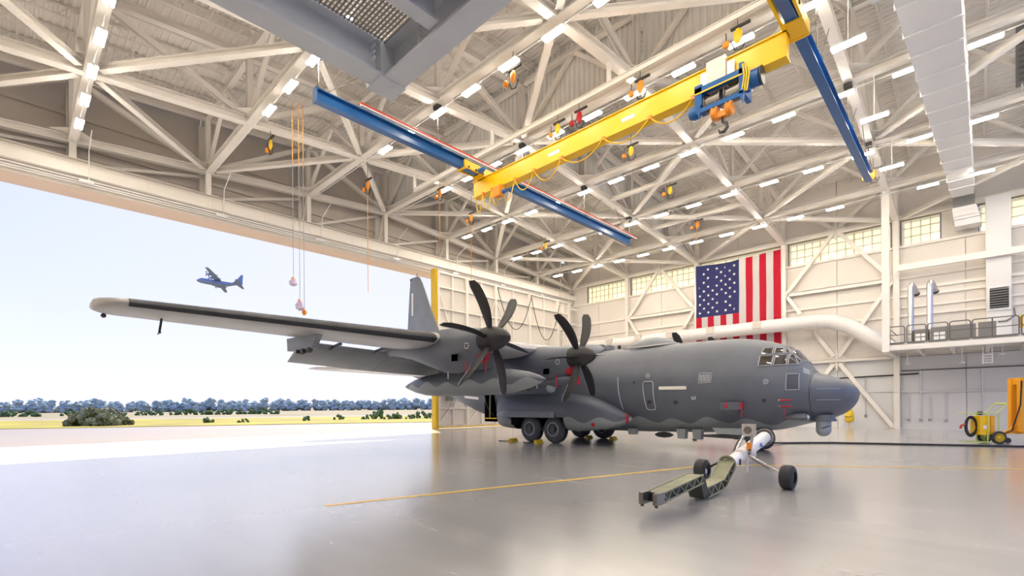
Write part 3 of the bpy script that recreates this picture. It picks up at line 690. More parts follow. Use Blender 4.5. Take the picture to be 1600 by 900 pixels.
# flat sensor box with red plugs
p = fus_z(3.9, 1.85)
MB().prism([(p.x + .15, 3.45, 1.70), (p.x + .15, 4.25, 1.70), (p.x + .15, 4.25, 2.0), (p.x + .15, 3.45, 2.0)], (-.36, 0, 0)).build('sensor_box', 'gunship_plain', fo)
MB().box(p.x - .225, p.x - .10, 3.40, 3.47, 1.72, 1.99).build('red_plug', 'red_cover', fo)
MB().ell((p.x - .2, 4.0, 1.86), .04, .07, .11, 10, 8).build('red_plug', 'red_cover', fo, 40)
MB().tube([(p.x - .2, 4.1, 1.7), (p.x - .22, 3.9, 1.5), (p.x - .2, 3.8, 1.5)], .02, 5).build('plug_strap', 'black', fo); MB().tube([(p.x - .2, 3.6, 1.5), (p.x - .22, 3.46, 1.7)], .02, 5).build('plug_strap', 'black', fo)
MB().bar((p.x - .2, 3.44, 1.7), (p.x - .2, 3.42, 1.4), .03).build('warning_streamer', 'red_cover', fo)
# pitot pair with covers and streamer
for z in (2.05, 1.82):
    q = fus_z(2.2, z); MB().tube([q, q + V((-.16, .0, 0)), q + V((-.2, -.18, 0))], .02, 6).build('pitot_tube', 'silver', fo); MB().tube([q + V((-.2, -.05, 0)), q + V((-.2, -.4, 0))], .032, 6).build('pitot_cover', 'red_cover', fo)
q = fus_z(2.1, 1.82); MB().bar(q + V((-.2, 0, 0)), q + V((-.14, -.16, -.5)), .05, .02).build('warning_streamer', 'red_cover', fo)
quad_patch(MB(), [(1.98, 2.45), (1.62, 2.45), (1.66, 3.0), (1.98, 3.0)], .012).build('avionics_panel', 'panel_dark', fo, 40)
MB().tube(ring_path([(2.0, 2.43), (1.6, 2.43), (1.64, 3.02), (2.0, 3.02)], .012, n=4), .014, 5, closed=True).build('panel_outline', 'mark_pale', fo)
quad_patch(MB(), [(1.55, 3.05), (1.38, 2.98), (1.44, 3.16), (1.6, 3.28)], .012, 4).build('nose_panel', 'sensor_grey', fo)
# teardrop fairing on the lower nose
q = fus_z(1.9, 1.45); MB().loft([[V((q.x - .02, s, 1.42)) + V((-.26 * r_ * math.cos(t), 0, .15 * r_ * math.sin(t))) for t in [2 * math.pi * k / 12 for k in range(12)]] for s, r_ in ((1.35, .3), (1.4, .8), (1.5, 1), (1.8, .95), (2.1, .6), (2.45, .05))]).build('teardrop_fairing', 'gunship_plain', fo, 40)
MB().ell((q.x - .12, 1.38, 1.42), .1, .06, .09, 10, 8).build('fairing_lens', 'silver', fo, 40)
# paratroop door opening
dr = MB().box(-2.0, -1.1, 16.9, 18.0, 1.0, 2.9); dr.f = [f for i, f in enumerate(dr.f) if i != 5]; dr.mi = dr.mi[:5]
dr.build('door_recess', 'black', fo)
MB().box(-2.03, -1.2, 16.98, 17.92, 1.16, 1.22).build('door_sill', 'yellow', fo)
MB().tube([(-1.95, 17.6, 1.2), (-1.88, 17.62, 2.7)], .05, 8).build('door_rail', 'olive', fo)
MB().tube(ring_path([(17.92, 1.2), (17.92, 2.72), (16.98, 2.72), (16.98, 1.2)], .01, n=6), .03, 6, closed=True).build('door_frame', 'gunship_plain', fo, 40)
for r_ in range(2):
    for c_ in range(2): quad_patch(MB(), [(14.5 + c_ * .45, 2.75 + r_ * .3), (14.2 + c_ * .45, 2.75 + r_ * .3), (14.5 + c_ * .45, 2.95 + r_ * .3)] + [(14.5 + c_ * .45, 2.95 + r_ * .3)], .015, 3).build('scoop_vent', 'black', fo)
# dorsal dome, blade antennas
dm = []
for s, r_ in ((7.0, .05), (7.1, .45), (7.4, .78), (7.9, .98), (8.4, .95), (8.9, .76), (9.4, .42), (9.7, .05)):
    dm.append([V((-.85 * r_ * math.sin(t), s, 4.66 + .50 * r_ * max(math.cos(t), -.1))) for t in [2 * math.pi * k / 20 for k in range(20)]])
MB().loft(dm).build('dorsal_dome', 'fin_paint', fo, 40)
MB().tube([V((-.9 * math.sin(t), 8.3 - 1.42 * math.cos(t), FT(8) - .11 * math.sin(t) ** 2 + .02)) for t in [2 * math.pi * k / 30 for k in range(30)]], .03, 6, closed=True).build('dome_seal', 'beige_plate', fo, 40)
MB().box(-.3, .1, 10.4, 10.9, 4.74, 4.98).build('antenna_box', 'fin_paint', fo); MB().tube([(-.1, 11.2, 4.75), (-.1, 11.2, 5.0)], .03, 6).build('antenna_mast', 'boot', fo); MB().lathe((-.1, 11.2, 5.0), (0, 0, 1), [(0, .05), (.03, .3), (.06, .3), (.09, .05)], 14).build('antenna_disc', 'boot', fo, 40)
MB().box(-.06, .0, 9.95, 10.1, 4.74, 4.95).build('blade_antenna', 'boot', fo)
# chin sensor turret
tu = MB().lathe((-.62, 1.02, .98), (0, 0, 1), [(0, .22), (.02, .245), (.27, .245), (.3, .28), (.33, .28)], 24).build('sensor_turret', 'sensor_grey', ac, 35)
MB().ell((-.62, 1.02, .95), .25, .25, .26, 20, 12).build('turret_ball', 'sensor_grey', tu, 40)
MB().loft([[V((-.62 + .3 * r_ * math.cos(t), 1.02 + .42 * r_ * math.sin(t), z)) for t in [2 * math.pi * k / 16 for k in range(16)]] for z, r_ in ((1.26, 1), (1.32, 1), (1.5, .75))]).build('turret_mount', 'gunship_plain', tu, 40)
MB().tube([V((-.62 - .252 * math.cos(t), 1.02 - .252 * math.sin(t) * .9, 1.0 + .1 * math.sin(t))) for t in [math.pi * k / 10 for k in range(11)]], .02, 6).build('turret_seal', 'black', tu)
# belly pods
for s in (5.35, 6.05): MB().prism([(-1.25, s, .85), (-1.25, s + .4, .85), (-1.2, s + .36, .42), (-1.2, s + .04, .42)], (.3, 0, 0)).build('belly_fairing', 'pale_plain', fo)
MB().prism([(-1.2, 8.5, .8), (-1.2, 8.9, .8), (-1.2, 8.85, .52), (-1.2, 8.52, .52)], (.3, 0, 0)).build('belly_fairing', 'pale_plain', fo)
MB().lathe((-.9, 7.2, .55), (0, 1, 0), [(-.45, .02), (-.3, .1), (0, .14), (.3, .1), (.45, .02)], 12).build('belly_blister', 'boot', fo, 40)
# gun barrel fairing by the nose gear
MB().tube([(-1.6, 5.1, .62), (-1.6, 4.3, .63), (-1.6, 3.4, .66)], [.05, .09, .13], 10).build('gun_barrel', 'dark_metal', fo, 40)
MB().prism([(-1.75, 3.5, .95), (-1.75, 4.7, .95), (-1.75, 4.5, .72), (-1.75, 3.6, .7)], (.3, 0, 0)).build('gun_mount', 'pale_plain', fo)
# nose gear
ng = MB().tube([(0, 3.45, 1.2), (0, 3.45, .52)], .09, 12).build('nose_gear_strut', 'silver', ac, 40)
for sx2 in (-.3, .3): build_wheel(ac, (sx2, 3.4, .49), .49, .3, 'nose_wheel')
MB().tube([(-.4, 3.4, .49), (.4, 3.4, .49)], .06, 10).build('axle', 'silver', ng)
MB().box(-.75, -.7, 2.75, 4.2, .45, .85).build('nose_gear_door', 'gunship_plain', ng)
# wings, boots, flaps
for side in (1, -1):
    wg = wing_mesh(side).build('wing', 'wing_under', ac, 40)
    rings = []
    for l in (10.7, 12, 14, 16, 18, 19.6):
        le, c, th = wing_sec(l)
        a = airfoil(le, c, th, WZ, l * side, 14); nn = len(a); cx = V((-l * side, le + c * .4, WZ))
        rings.append([p + (p - cx).normalized() * .012 for p in a[9:14] + a[14:17]])
    MB().loft(rings, cap=False, close=False).build('deice_boot', 'boot', wg, 50)
    for l0, l1 in ((2.3, 10.0), (10.02, 13.9)):
        rings = []
        for l in (l0, (l0 + l1) / 2, l1):
            k = 1.0 if l < 9.5 else lerp(1, .9, (l - 10) / 3.9)
            s0 = 15.35 if l < 9.5 else lerp(15.35, 15.15, (l - 10) / 3.9); a = airfoil(s0, 1.75 * k, .10, lerp(4.18, 4.38, min(1, max(0, (l - 6) / 8))), l * side, 10, .42); rings.append(a)
        f_ = MB().loft(rings).build('flap', 'fin_paint', wg, 40)
        for k in range(2):
            l = lerp(l0, l1, (k + .4) / 2); MB().bar((-l * side, 14.5, 4.35), (-l * side, 15.6, 4.2), .06, .12).build('flap_track', 'dark_metal', wg)
    # nacelles with propellers
    for lat, hz in NAC.items():
        nc = nac_mesh(lat, hz, side).build('engine_nacelle', 'gunship_plain', ac, 40)
        prop(nc, lat, hz, side, 10 if lat > 6 else -6)
        x = -lat * side
        MB().lathe((x, 9.35, hz - .55), (0, 1, 0), [(0, .02), (0, .2), (.12, .25), (.2, .26)], 16).build('intake_cover', 'red_cover', nc, 40)
        MB().bar((x - .05, 9.3, hz - .6), (x - .07, 9.28, hz - 1.15), .05, .02).build('warning_streamer', 'red_cover', nc)
        MB().bar((x - .45, 9.9, hz - .75), (x - .45, 9.85, hz - 1.3), .05, .02).build('warning_streamer', 'red_cover', nc)
        for sgn in ((-1, 1) if side > 0 else (1,)):
            MB().box(x - .645, x - .60, 10.15, 10.45, hz - .72, hz - .48).build('cooling_scoop', 'black', nc)
            MB().box(x - .66, x - .6, 10.15, 10.32, hz - .72, hz - .48).build('scoop_lip', 'fin_paint', nc)
        for k in range(8):
            t = k * math.pi / 4; MB().box(x - .585, x - .55, 9.72 + .1 * math.cos(t) - .012, 9.72 + .1 * math.cos(t) + .012, hz - .22 + .1 * math.sin(t) - .012, hz - .22 + .1 * math.sin(t) + .012).build('fastener', 'mark_cream', nc)
        MB().tube([(x - .2, 11.2, hz - 1.05), (x - .2, 11.2, hz - 1.3)], .025, 6).build('drain_mast', 'mark_pale', nc)
    # external tank and pylon
    tk = MB().lathe((-7.35 * side, 13.4, 2.93), (0, 1, 0), [(-4.6, .02), (-4.3, .16), (-3.7, .34), (-2.8, .49), (-1.6, .555), (1.8, .555), (2.9, .49), (3.8, .34), (4.5, .15), (4.85, .02)], 28).build('external_tank', 'tank_paint', ac, 40)
    MB().prism([(-7.35 * side - .12, 11.6, 3.4), (-7.35 * side - .12, 15.4, 3.4), (-7.35 * side - .12, 14.9, 4.35), (-7.35 * side - .12, 11.4, 4.35)], (.24, 0, 0)).build('pylon', 'gunship_plain', tk)
    # outer wing pylon, antenna mast
    l = 14.75 * side
    py = MB().prism([(-l - .1, 11.9, 4.25), (-l - .1, 14.3, 4.30), (-l - .1, 14.25, 3.86), (-l - .1, 12.35, 3.80)], (.2, 0, 0)).build('wing_pylon', 'fin_paint', wg)
    for k in range(7): MB().box(-l - .14 + .03 * (k % 3), -l - .02 + .03 * (k % 3), 12.4 + .16 * k, 12.5 + .16 * k, 3.72 - .03 * (k % 2), 3.84).build('pylon_connector', 'olive_dark', wg)
    l = 18.75 * side; ms_ = MB().tube([(-l, 12.6, 4.3), (-l - .0, 12.9, 3.95)], .03, 8).build('wing_mast', 'boot', wg); MB().tube([(-l, 12.75, 3.94), (-l, 13.1, 3.94)], .02, 6).build('mast_tip', 'boot', wg)
    MB().ell((-19.9 * side, 13.0, 4.28), .06, .12, .06, 8, 6).build('tip_light', 'dark_metal', wg)
    # sponson and main gear
    ss = [8.25, 8.4, 8.7, 9.2, 9.8, 10.6, 11.45, 11.6, 12.0, 12.5, 13, 13.5, 14, 14.5, 14.85, 15.0, 15.4, 15.8, 16.2, 16.5, 16.75, 16.9]; wv = pchip([8.25, 8.7, 9.8, 11, 15, 15.8, 16.5, 16.9], [.06, .36, .78, .98, .98, .90, .55, .12])
    zt_ = pchip([8.25, 8.7, 9.8, 11, 15, 16.3, 16.9], [1.36, 1.62, 2.2, 2.5, 2.54, 2.48, 2.3]); zb_ = pchip([8.25, 8.7, 9.8, 11, 15, 16.3, 16.9], [1.2, .98, .74, .64, .64, .74, .95]); N = 40; rings = []
    for s in ss:
        zt, zb, wd = zt_(s), zb_(s), wv(s); zc = (zt + zb) / 2; r = []
        for k in range(N):
            t = 2 * math.pi * k / N; c, sn = math.cos(t), math.sin(t); e_ = .72
            r.append(V((-(1.92 + wd * abs(sn) ** e_ * (1 if sn > 0 else -1)) * side, s, zc + (zt - zc) * abs(c) ** e_ * (1 if c > 0 else -1))))
        rings.append(r)
    def skip(i, k): 
        q_ = (rings[i][k] + rings[i + 1][(k + 1) % N]) / 2
        return 11.44 < ss[i] and ss[i + 1] < 15.01 and q_.z < 1.33 and abs(q_.x) > 1.3
    sp_ = MB().loft(rings, skip=skip).build('gear_sponson', 'gunship', ac, 40)
    x0, x1 = sorted((-1.5 * side, -2.86 * side))
    wl = MB().box(x0, x1, 11.46, 14.99, .9, 1.36); wl.f = [f for i_, f in enumerate(wl.f) if i_ not in (0, 5 if side < 0 else 5)]; wl.mi = wl.mi[:len(wl.f)]
    wl.build('wheel_well', 'black', sp_)
    MB().box(min(-1.45 * side, -1.5 * side), max(-1.45 * side, -1.5 * side), 11.46, 14.99, .62, 1.36).build('well_wall', 'black', sp_)
    fl_ = MB().loft([[V((-l0 * side, s, z0)), V((-l1 * side, s, z1)), V((-(l1 - .05) * side, s, z1 - .03)), V((-(l0 - .12) * side, s, z1 - .02))] for s, l0, z0, l1, z1 in ((12.0, 2.86, 1.68, 3.06, 1.33), (15.5, 2.86, 1.68, 3.06, 1.33), (16.0, 2.74, 1.66, 2.92, 1.34), (16.35, 2.55, 1.5, 2.62, 1.36))]); fl_.build('gear_door_flare', 'pale_plain', sp_)
    for s in (12.45, 14.05): build_wheel(ac, (-2.2 * side, s, .70), .70, .50, 'main_wheel')
    MB().tube([(-2.2 * side, 12.45, .7), (-2.2 * side, 14.05, .7)], .1, 8).build('gear_beam', 'dark_metal', sp_)
    MB().ell((-2.2 * side, 8.32, 1.3), .10, .05, .26, 12, 8).build('inlet_plug', 'red_cover', sp_, 40)
    MB().tube([(-2.3 * side, 8.2, 1.1), (-2.4 * side, 8.5, .9), (-2.5 * side, 9.1, .78)], .02, 6).build('plug_strap', 'black', sp_)
    MB().ell((-2.75 * side, 9.8, 1.0), .06, .1, .09, 10, 8).build('red_plug', 'red_cover', sp_, 40)
# sensor pod with ball under the starboard inner wing
pd = MB().lathe((-4.9, 10.4, 3.0), (0, 1, 0), [(-1.2, .05), (-.95, .2), (-.4, .27), (.6, .27), (1.3, .16), (1.7, .03)], 18).build('sensor_pod', 'gunship_plain', ac, 40)
MB().ell((-4.9, 10.55, 2.70), .22, .22, .22, 16, 10).build('pod_ball', 'sensor_grey', pd, 40); MB().lathe((-4.9, 9.2, 3.0), (0, -1, 0), [(0, .05), (.02, .2), (.1, .21), (.12, .05)], 14).build('red_plug', 'red_cover', pd, 40)
fn = fin_mesh().build('tail_fin', 'fin_paint', ac, 40)
MB().box(-.13, -.06, 28.02, 28.16, 8.9, 10.6).build('fin_strip', 'white', fn); MB().tube([(0, 27.6, 11.75), (0, 27.6, 12.05)], .02, 5).build('fin_antenna', 'black', fn)
MB().ell((0, 28.4, 11.7), .06, .12, .1, 8, 6).build('tail_light', 'boot', fn)
for side in (1, -1):
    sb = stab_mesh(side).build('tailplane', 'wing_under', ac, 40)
# wing centre fairing
MB().loft([[V((-2.1 * r_ * math.sin(t), s, 4.45 + (.72 * r_) * max(math.cos(t), -.4))) for t in [2 * math.pi * k / 24 for k in range(24)]] for s, r_ in ((10.6, .5), (11.0, .85), (12, 1), (14, 1), (15.5, .85), (17, .5), (18, .15))]).build('wing_fairing', 'gunship_plain', ac, 40)

# ---- second aircraft of the same kind, climbing far outside
fa = empty('flying_aircraft', (0, 0, 0), 'small hazy blue four-engine transport aircraft flying in the sky outside', 'aircraft'); ORG[fa.name] = (0, 0, 0)
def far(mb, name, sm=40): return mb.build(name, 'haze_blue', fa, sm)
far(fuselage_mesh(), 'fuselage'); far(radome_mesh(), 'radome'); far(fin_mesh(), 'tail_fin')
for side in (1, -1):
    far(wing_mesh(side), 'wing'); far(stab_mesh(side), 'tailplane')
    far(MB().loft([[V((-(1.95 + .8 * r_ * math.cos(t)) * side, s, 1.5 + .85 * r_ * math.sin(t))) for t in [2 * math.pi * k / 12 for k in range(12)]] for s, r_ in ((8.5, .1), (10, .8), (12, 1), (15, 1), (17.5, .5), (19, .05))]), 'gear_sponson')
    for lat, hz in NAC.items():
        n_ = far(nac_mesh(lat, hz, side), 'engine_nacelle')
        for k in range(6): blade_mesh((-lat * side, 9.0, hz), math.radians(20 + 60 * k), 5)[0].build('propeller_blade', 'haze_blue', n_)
# place the flying aircraft: along the viewing ray of its spot in the sky
def ray_dir(px, y):
    X, Y = px - 800, y - PY; c, s = math.cos(ROLL), math.sin(ROLL); x = c * X - s * Y; yy = s * X + c * Y
    return (_fw + _rt * (x / F_PX) - _up * (yy / F_PX))
d1 = ray_dir(308, 428); d2 = ray_dir(376, 437)
D = 345.0
ctr = V((0, 0, HC)) + ray_dir(343, 441) * D
fwd = (_rt * -0.97 + _up * 0.13 - _fw * 0.22).normalized()      # nose direction
upv = (_up * 0.97 + _fw * 0.20); upv = (upv - fwd * upv.dot(fwd)).normalized()
yv = -fwd; xv = yv.cross(upv)
M = Matrix(((xv.x, yv.x, upv.x, 0), (xv.y, yv.y, upv.y, 0), (xv.z, yv.z, upv.z, 0), (0, 0, 0, 1)))
fa.matrix_world = Matrix.Translation(ctr) @ M @ Matrix.Translation((0, -14.5, -3.5))
# ================================================================== roof lights
lh = MB().box(-.16, .16, -.53, .53, .02, .07).box(-.02, .02, -.53, .53, -.03, .02).mesh('housing', 'white')
lg = MB().box(-.14, -.045, -.5, .5, -.035, .018).box(.045, .14, -.5, .5, -.035, .018).mesh('diffuser', 'lamp_glow')
RN = {2.4: 'beneath the seventh cross truss', 8.7: 'beneath the sixth cross truss', 15.0: 'beneath the fifth cross truss', 21.3: 'beneath the ridge', 27.6: 'beneath the third cross truss', 33.9: 'beneath the second cross truss', 40.2: 'nearest the flag wall'}
def lamp(a, b, z, grp='linear roof lights'):
    t = empty('linear_light', (a, b, z), 'white twin-strip light on the roof row %s' % RN.get(a, 'above the runway') + (' from the flag wall' if 'cross' in RN.get(a, '') else ''), 'light', grp + ' ' + RN.get(a, ''))
    inst(lh, 'housing', t, (a, b, z)); inst(lg, 'diffuser', t, (a, b, z))
    return t
rowz = 16.3
for a in AN:
    rowz = hb(a) - .62
    cd = MB().tube([(a, B_BACK, rowz + .12), (a, 33.6, rowz + .12)], .022, 6)
    for b in BT: cd.tube([(a, b, rowz + .12), (a, b, hb(a) + .1)], .012, 5)
    c_ = cd.build('light_conduit', 'white'); tag(c_, 'thin white conduit carrying the roof lights %s' % RN[a], 'conduit')
    k = 0; b = 2.1 - 2.47 * (3 if a < 27 else 2)
    while b < {2.4: 33.5, 8.7: 25.5, 15.0: 25.5, 21.3: 28.5}.get(a, 33.5):
        if not (a > 40 and abs(b - 4.28) < .8): lamp(a, b, rowz)
        b += 2.6 if a < 3 else 2.47
for a in (21.2, 27.5, 33.9): 
    lamp(a, 3.28, 15.0, 'low linear lights')['label'] = 'white twin-strip light hung low ' + {21.2: 'beside the crane end truck', 27.5: 'midway along the mezzanine side runway', 33.9: 'past the end of the mezzanine side runway'}[a]
    tag(MB().tube([(a, 3.28, 15.02), (a, 3.28, hb(a) + (.0 if a > 25 else .1))], .015, 6).build('light_drop_rod', 'white'), 'thin white drop rod above a low hung roof light', 'rod', 'light drop rods')

# ================================================================== blue runways and the yellow bridge crane
def runway(b, label):
    r = empty('crane_runway', (21, b, 14.43), label, 'crane runway')
    MB().ib((8.75, b, 14.69), (33.7, b, 14.69), 0.52, 0.34, 0.04, 0.03).build('runway_beam', 'blue_paint', r)
    MB().box(8.72, 8.77, b - .2, b + .2, 14.40, 14.98).build('end_plate', 'blue_paint', r)
    if b > 10:
        MB().box(10.6, 34.2, b - .34, b - .22, 15.02, 15.12).build('conductor_bar', 'red_paint', r)
        MB().box(10.6, 34.2, b - .34, b - .20, 14.97, 15.015).build('conductor_rail', 'white', r)
    for a in (8.9, 15.0, 21.3, 27.6, 33.6):
        MB().tube([(a, b, 14.95), (a, b, hb(a) - .2)], .028, 6).build('hanger_rod', 'steel_rod', r)
        MB().tube([(a + .3, b, 14.97), (a + 2.2, b, hb(a + 2.2) - .2)] if a < 30 else [(a - .3, b, 14.97), (a - 2.0, b, hb(a - 2.0) - .2)], .018, 6).build('sway_rod', 'steel_rod', r)
        MB().box(a - .16, a + .16, b - .19, b + .19, 14.95, 15.06).build('beam_clamp', 'steel_rod', r)
        MB().box(a - .16, a + .16, b - .16, b + .16, hb(a) - .42, hb(a) - .2).build('chord_clamp', 'dark_metal', r)
    return r
runway(19.45, 'blue crane runway beam with a red conductor bar below the ridge'); runway(4.28, 'blue crane runway beam hanging in front of the mezzanine')
GA = 18.2
cr = empty('bridge_crane', (GA, 12, 13.5), 'long yellow bridge crane girder spanning between two blue runways', 'crane')
MB().box(GA - .18, GA + .18, 4.5, 20.15, 13.55, 14.38).box(GA - .24, GA + .24, 4.48, 20.17, 13.50, 13.56).box(GA - .24, GA + .24, 4.48, 20.17, 14.36, 14.40).build('girder', 'yellow_crane', cr)
for bb, a0, a1 in ((19.45, 16.5, 18.9), (4.28, 14.9, 18.75)):
    t = MB().box(a0, a1, bb - .32, bb - .24, 14.40, 14.80).box(a0, a1, bb + .24, bb + .32, 14.40, 14.80).box(GA - .45, GA + .45, bb - .32, bb + .32, 14.36, 14.42).box(a0, a0 + .1, bb - .32, bb + .32, 14.34, 14.44).box(a1 - .1, a1, bb - .32, bb + .32, 14.34, 14.44).box(a0 + 1.1, a0 + 1.2, bb - .32, bb + .32, 14.36, 14.42).build('end_truck', 'yellow_crane', cr)
    for a in (a0 + .4, a1 - .4):
        for s in (-1, 1): MB().lathe((a, bb + s * .24, 14.56), (0, -s, 0), [(0, .12), (.1, .12), (.1, .03)], 14).build('truck_wheel', 'dark_metal', t)
    MB().lathe((a0 + 1.0, bb - .36, 14.5), (0, -1, 0), [(0, .13), (.3, .13), (.34, .09), (.4, .09), (.42, .02)], 16).build('drive_motor', 'blue_paint', t, 40)
    for k in range(5): MB().box(a0 + .2 + .5 * k, a0 + .28 + .5 * k, bb - .40, bb - .36, 14.4, 14.5).build('truck_bolt', 'black', t)
# girder plates (blank white stickers)
for b0, b1 in ((10.15, 10.75), (14.1, 14.75)): MB().box(GA - .19, GA - .178, b0, b1, 13.86, 14.02).build('name_plate', 'white', cr)
# festoon
bs = [19.9, 19.3, 18.6, 17.9, 16.9, 15.6, 13.9, 11.6, 9.4, 7.6]
for i_, (p, q) in enumerate(zip(bs[:-1], bs[1:])):
    sag = .95 if i_ < 4 else .75 if i_ < 6 else .55; n = 10
    MB().tube([(GA - .3, lerp(p, q, k / n), 13.48 - sag * (1 - (2 * k / n - 1) ** 2)) for k in range(n + 1)], .026, 6).build('festoon_cable', 'yellow_crane', cr)
    MB().box(GA - .34, GA - .2, q - .08, q + .08, 13.4, 13.55).build('festoon_trolley', 'orange', cr)
MB().box(GA - .6, GA - .25, 17.7, 18.2, 12.85, 13.35).build('festoon_box', 'orange', cr); MB().lathe((GA - .45, 17.6, 13.0), (0, -1, 0), [(0, .1), (.25, .1), (.27, .02)], 12).build('pendant_motor', 'blue_paint', cr)
# hoist
ho = empty('wire_rope_hoist', (GA, 6.3, 12.9), 'blue wire rope hoist with an orange hook block under the yellow girder', 'hoist')
HX = GA - .30
MB().box(GA - .40, GA + .34, 6.40, 7.08, 13.44, 14.46).build('trolley_plate', 'beige_plate', ho)
for b0, b1 in ((6.12, 6.38), (7.10, 7.34)): MB().box(GA - .30, GA - .25, b0, b1, 13.62, 14.2).build('side_plate', 'white', ho)
MB().box(HX - .34, HX - .18, 5.75, 7.42, 13.28, 13.52).box(HX + .3, HX + .46, 5.75, 7.42, 13.28, 13.52).box(HX - .34, HX + .46, 7.16, 7.42, 12.86, 13.62).box(HX - .34, HX + .46, 5.70, 5.86, 12.66, 13.72).box(HX - .34, HX - .26, 5.72, 7.36, 12.58, 12.74).prism([(HX - .34, 5.70, 12.66), (HX - .34, 5.86, 12.66), (HX - .34, 5.74, 12.30)], (.1, 0, 0)).prism([(HX - .34, 7.20, 12.86), (HX - .34, 7.42, 12.86), (HX - .34, 7.26, 12.42)], (.1, 0, 0)).build('hoist_frame', 'blue_paint', ho)
MB().box(HX - .36, HX - .34, 5.75, 7.40, 13.28, 13.33).build('frame_edge', 'yellow', ho)
for b0, b1 in ((5.88, 6.42), (6.56, 7.14)): MB().lathe((HX + .05, b0, 12.98), (0, 1, 0), [(0, .33), (.03, .33), (.03, .27)] + [(.03 + (b1 - b0 - .06) * k / 10, .27 + .012 * (k % 2)) for k in range(11)] + [(b1 - b0 - .03, .33), (b1 - b0, .33)], 20).build('rope_drum', 'steel_rod', ho, 30)
MB().lathe((HX + .02, 5.70, 13.18), (0, -1, 0), [(0, .34), (.1, .34), (.12, .30), (.42, .30), (.46, .2), (.5, .02)], 18).build('hoist_motor', 'blue_paint', ho, 35)
MB().lathe((HX + .02, 5.24, 13.18), (0, -1, 0), [(0, .31), (.06, .31), (.08, .1)], 18).build('motor_cap', 'dark_metal', ho, 35)
MB().lathe((HX - .1, 7.36, 12.78), (0, 1, 0), [(0, .24), (.2, .25), (.34, .17), (.37, .02)], 16).build('gear_case', 'blue_paint', ho, 35)
for k in range(3): MB().tube([(HX - .36, 5.72 - .08 * k, 13.62), (HX - .40, 5.66 - .08 * k, 13.2), (HX - .30, 5.78 - .08 * k, 12.7)], .03, 6).build('motor_cable', 'yellow', ho)
for b in (6.2, 6.72): MB().tube([(HX - .2, b, 12.85), (HX - .2, b, 12.35)], .02, 6).build('wire_rope', 'silver', ho)
for b in (6.22, 6.72): MB().lathe((HX - .2, b - .11, 12.38), (0, 1, 0), [(0, .22), (.03, .25), (.11, .2), (.19, .25), (.22, .22)], 16).build('hook_sheave', 'orange', ho, 30)
MB().box(HX - .32, HX - .08, 6.24, 6.70, 12.16, 12.36).build('hook_block', 'orange', ho)
MB().tube([(HX - .2, 6.47, 12.2), (HX - .2, 6.47, 12.0), (HX - .2, 6.34, 11.92), (HX - .2, 6.30, 11.76), (HX - .2, 6.41, 11.64), (HX - .2, 6.56, 11.66), (HX - .2, 6.62, 11.80)], [.05, .05, .06, .065, .065, .055, .02], 8).build('lifting_hook', 'dark_metal', ho, 40)

# ================================================================== grey overhead platform close to the camera
pf = empty('overhead_platform', (1, 4, 8), 'grey steel overhead work platform with an open grating floor', 'platform')
PZ = 8.0
MB().ib((-3.6, 8.04, PZ + .32), (4.75, 8.04, PZ + .32), .64, .42, .045, .03).build('edge_beam', 'platform_grey', pf)
MB().ib((5.05, -3.2, PZ + .32), (5.05, 7.84, PZ + .32), .64, .44, .045, .03).build('edge_beam', 'platform_grey', pf)
MB().box(4.75, 5.30, 7.84, 8.36, PZ - .02, PZ + .66).build('corner_box', 'platform_grey', pf)
MB().ib((-3.6, 6.35, PZ + .36), (4.83, 6.35, PZ + .36), .5, .26, .04, .03).build('inner_beam', 'platform_grey', pf)
MB().ib((-3.6, 4.6, PZ + .36), (4.83, 4.6, PZ + .36), .5, .26, .04, .03).build('inner_beam', 'platform_grey', pf)
MB().ib((-3.6, 1.5, PZ + .36), (4.83, 1.5, PZ + .36), .5, .26, .04, .03).build('inner_beam', 'platform_grey', pf)
g = MB()
for k in range(118): a = -3.6 + .072 * k; g.box(a - .006, a + .006, 6.2, 7.86, PZ + .60, PZ + .645)
for k in range(16): b = 6.25 + .105 * k; g.box(-3.6, 4.8, b - .004, b + .004, PZ + .635, PZ + .65)
tag(g.build('grating', 'grating', pf), None, None, None, 'stuff')
MB().box(-3.6, 4.83, -3.0, 6.22, PZ + .62, PZ + .68).build('floor_plate', 'platform_grey', pf)
for a, b in ((-3.5, 8.04), (-3.5, -3.0), (5.05, -3.0)): MB().ib((a, b, 0), (a, b, PZ + .05), .3, .3).build('support_post', 'platform_grey', pf)
for k in range(4): MB().lathe((4.55, 7.7 + 0 * k, PZ + .15 + .11 * k), (0, 1, 0), [(0, .02), (.12, .02)], 8).build('bolt', 'platform_grey', pf)
for k in range(6): MB().lathe((4.98 - .1 * 0, 6.9, PZ + .12 + .09 * k), (-1, 0, 0), [(0, .022), (.06, .022)], 8).build('bolt', 'platform_grey', pf)
for a in (1.5, 2.4): MB().box(a - .05, a + .05, 7.72, 7.84, PZ + .5, PZ + .62).build('grating_clip', 'grating', pf)

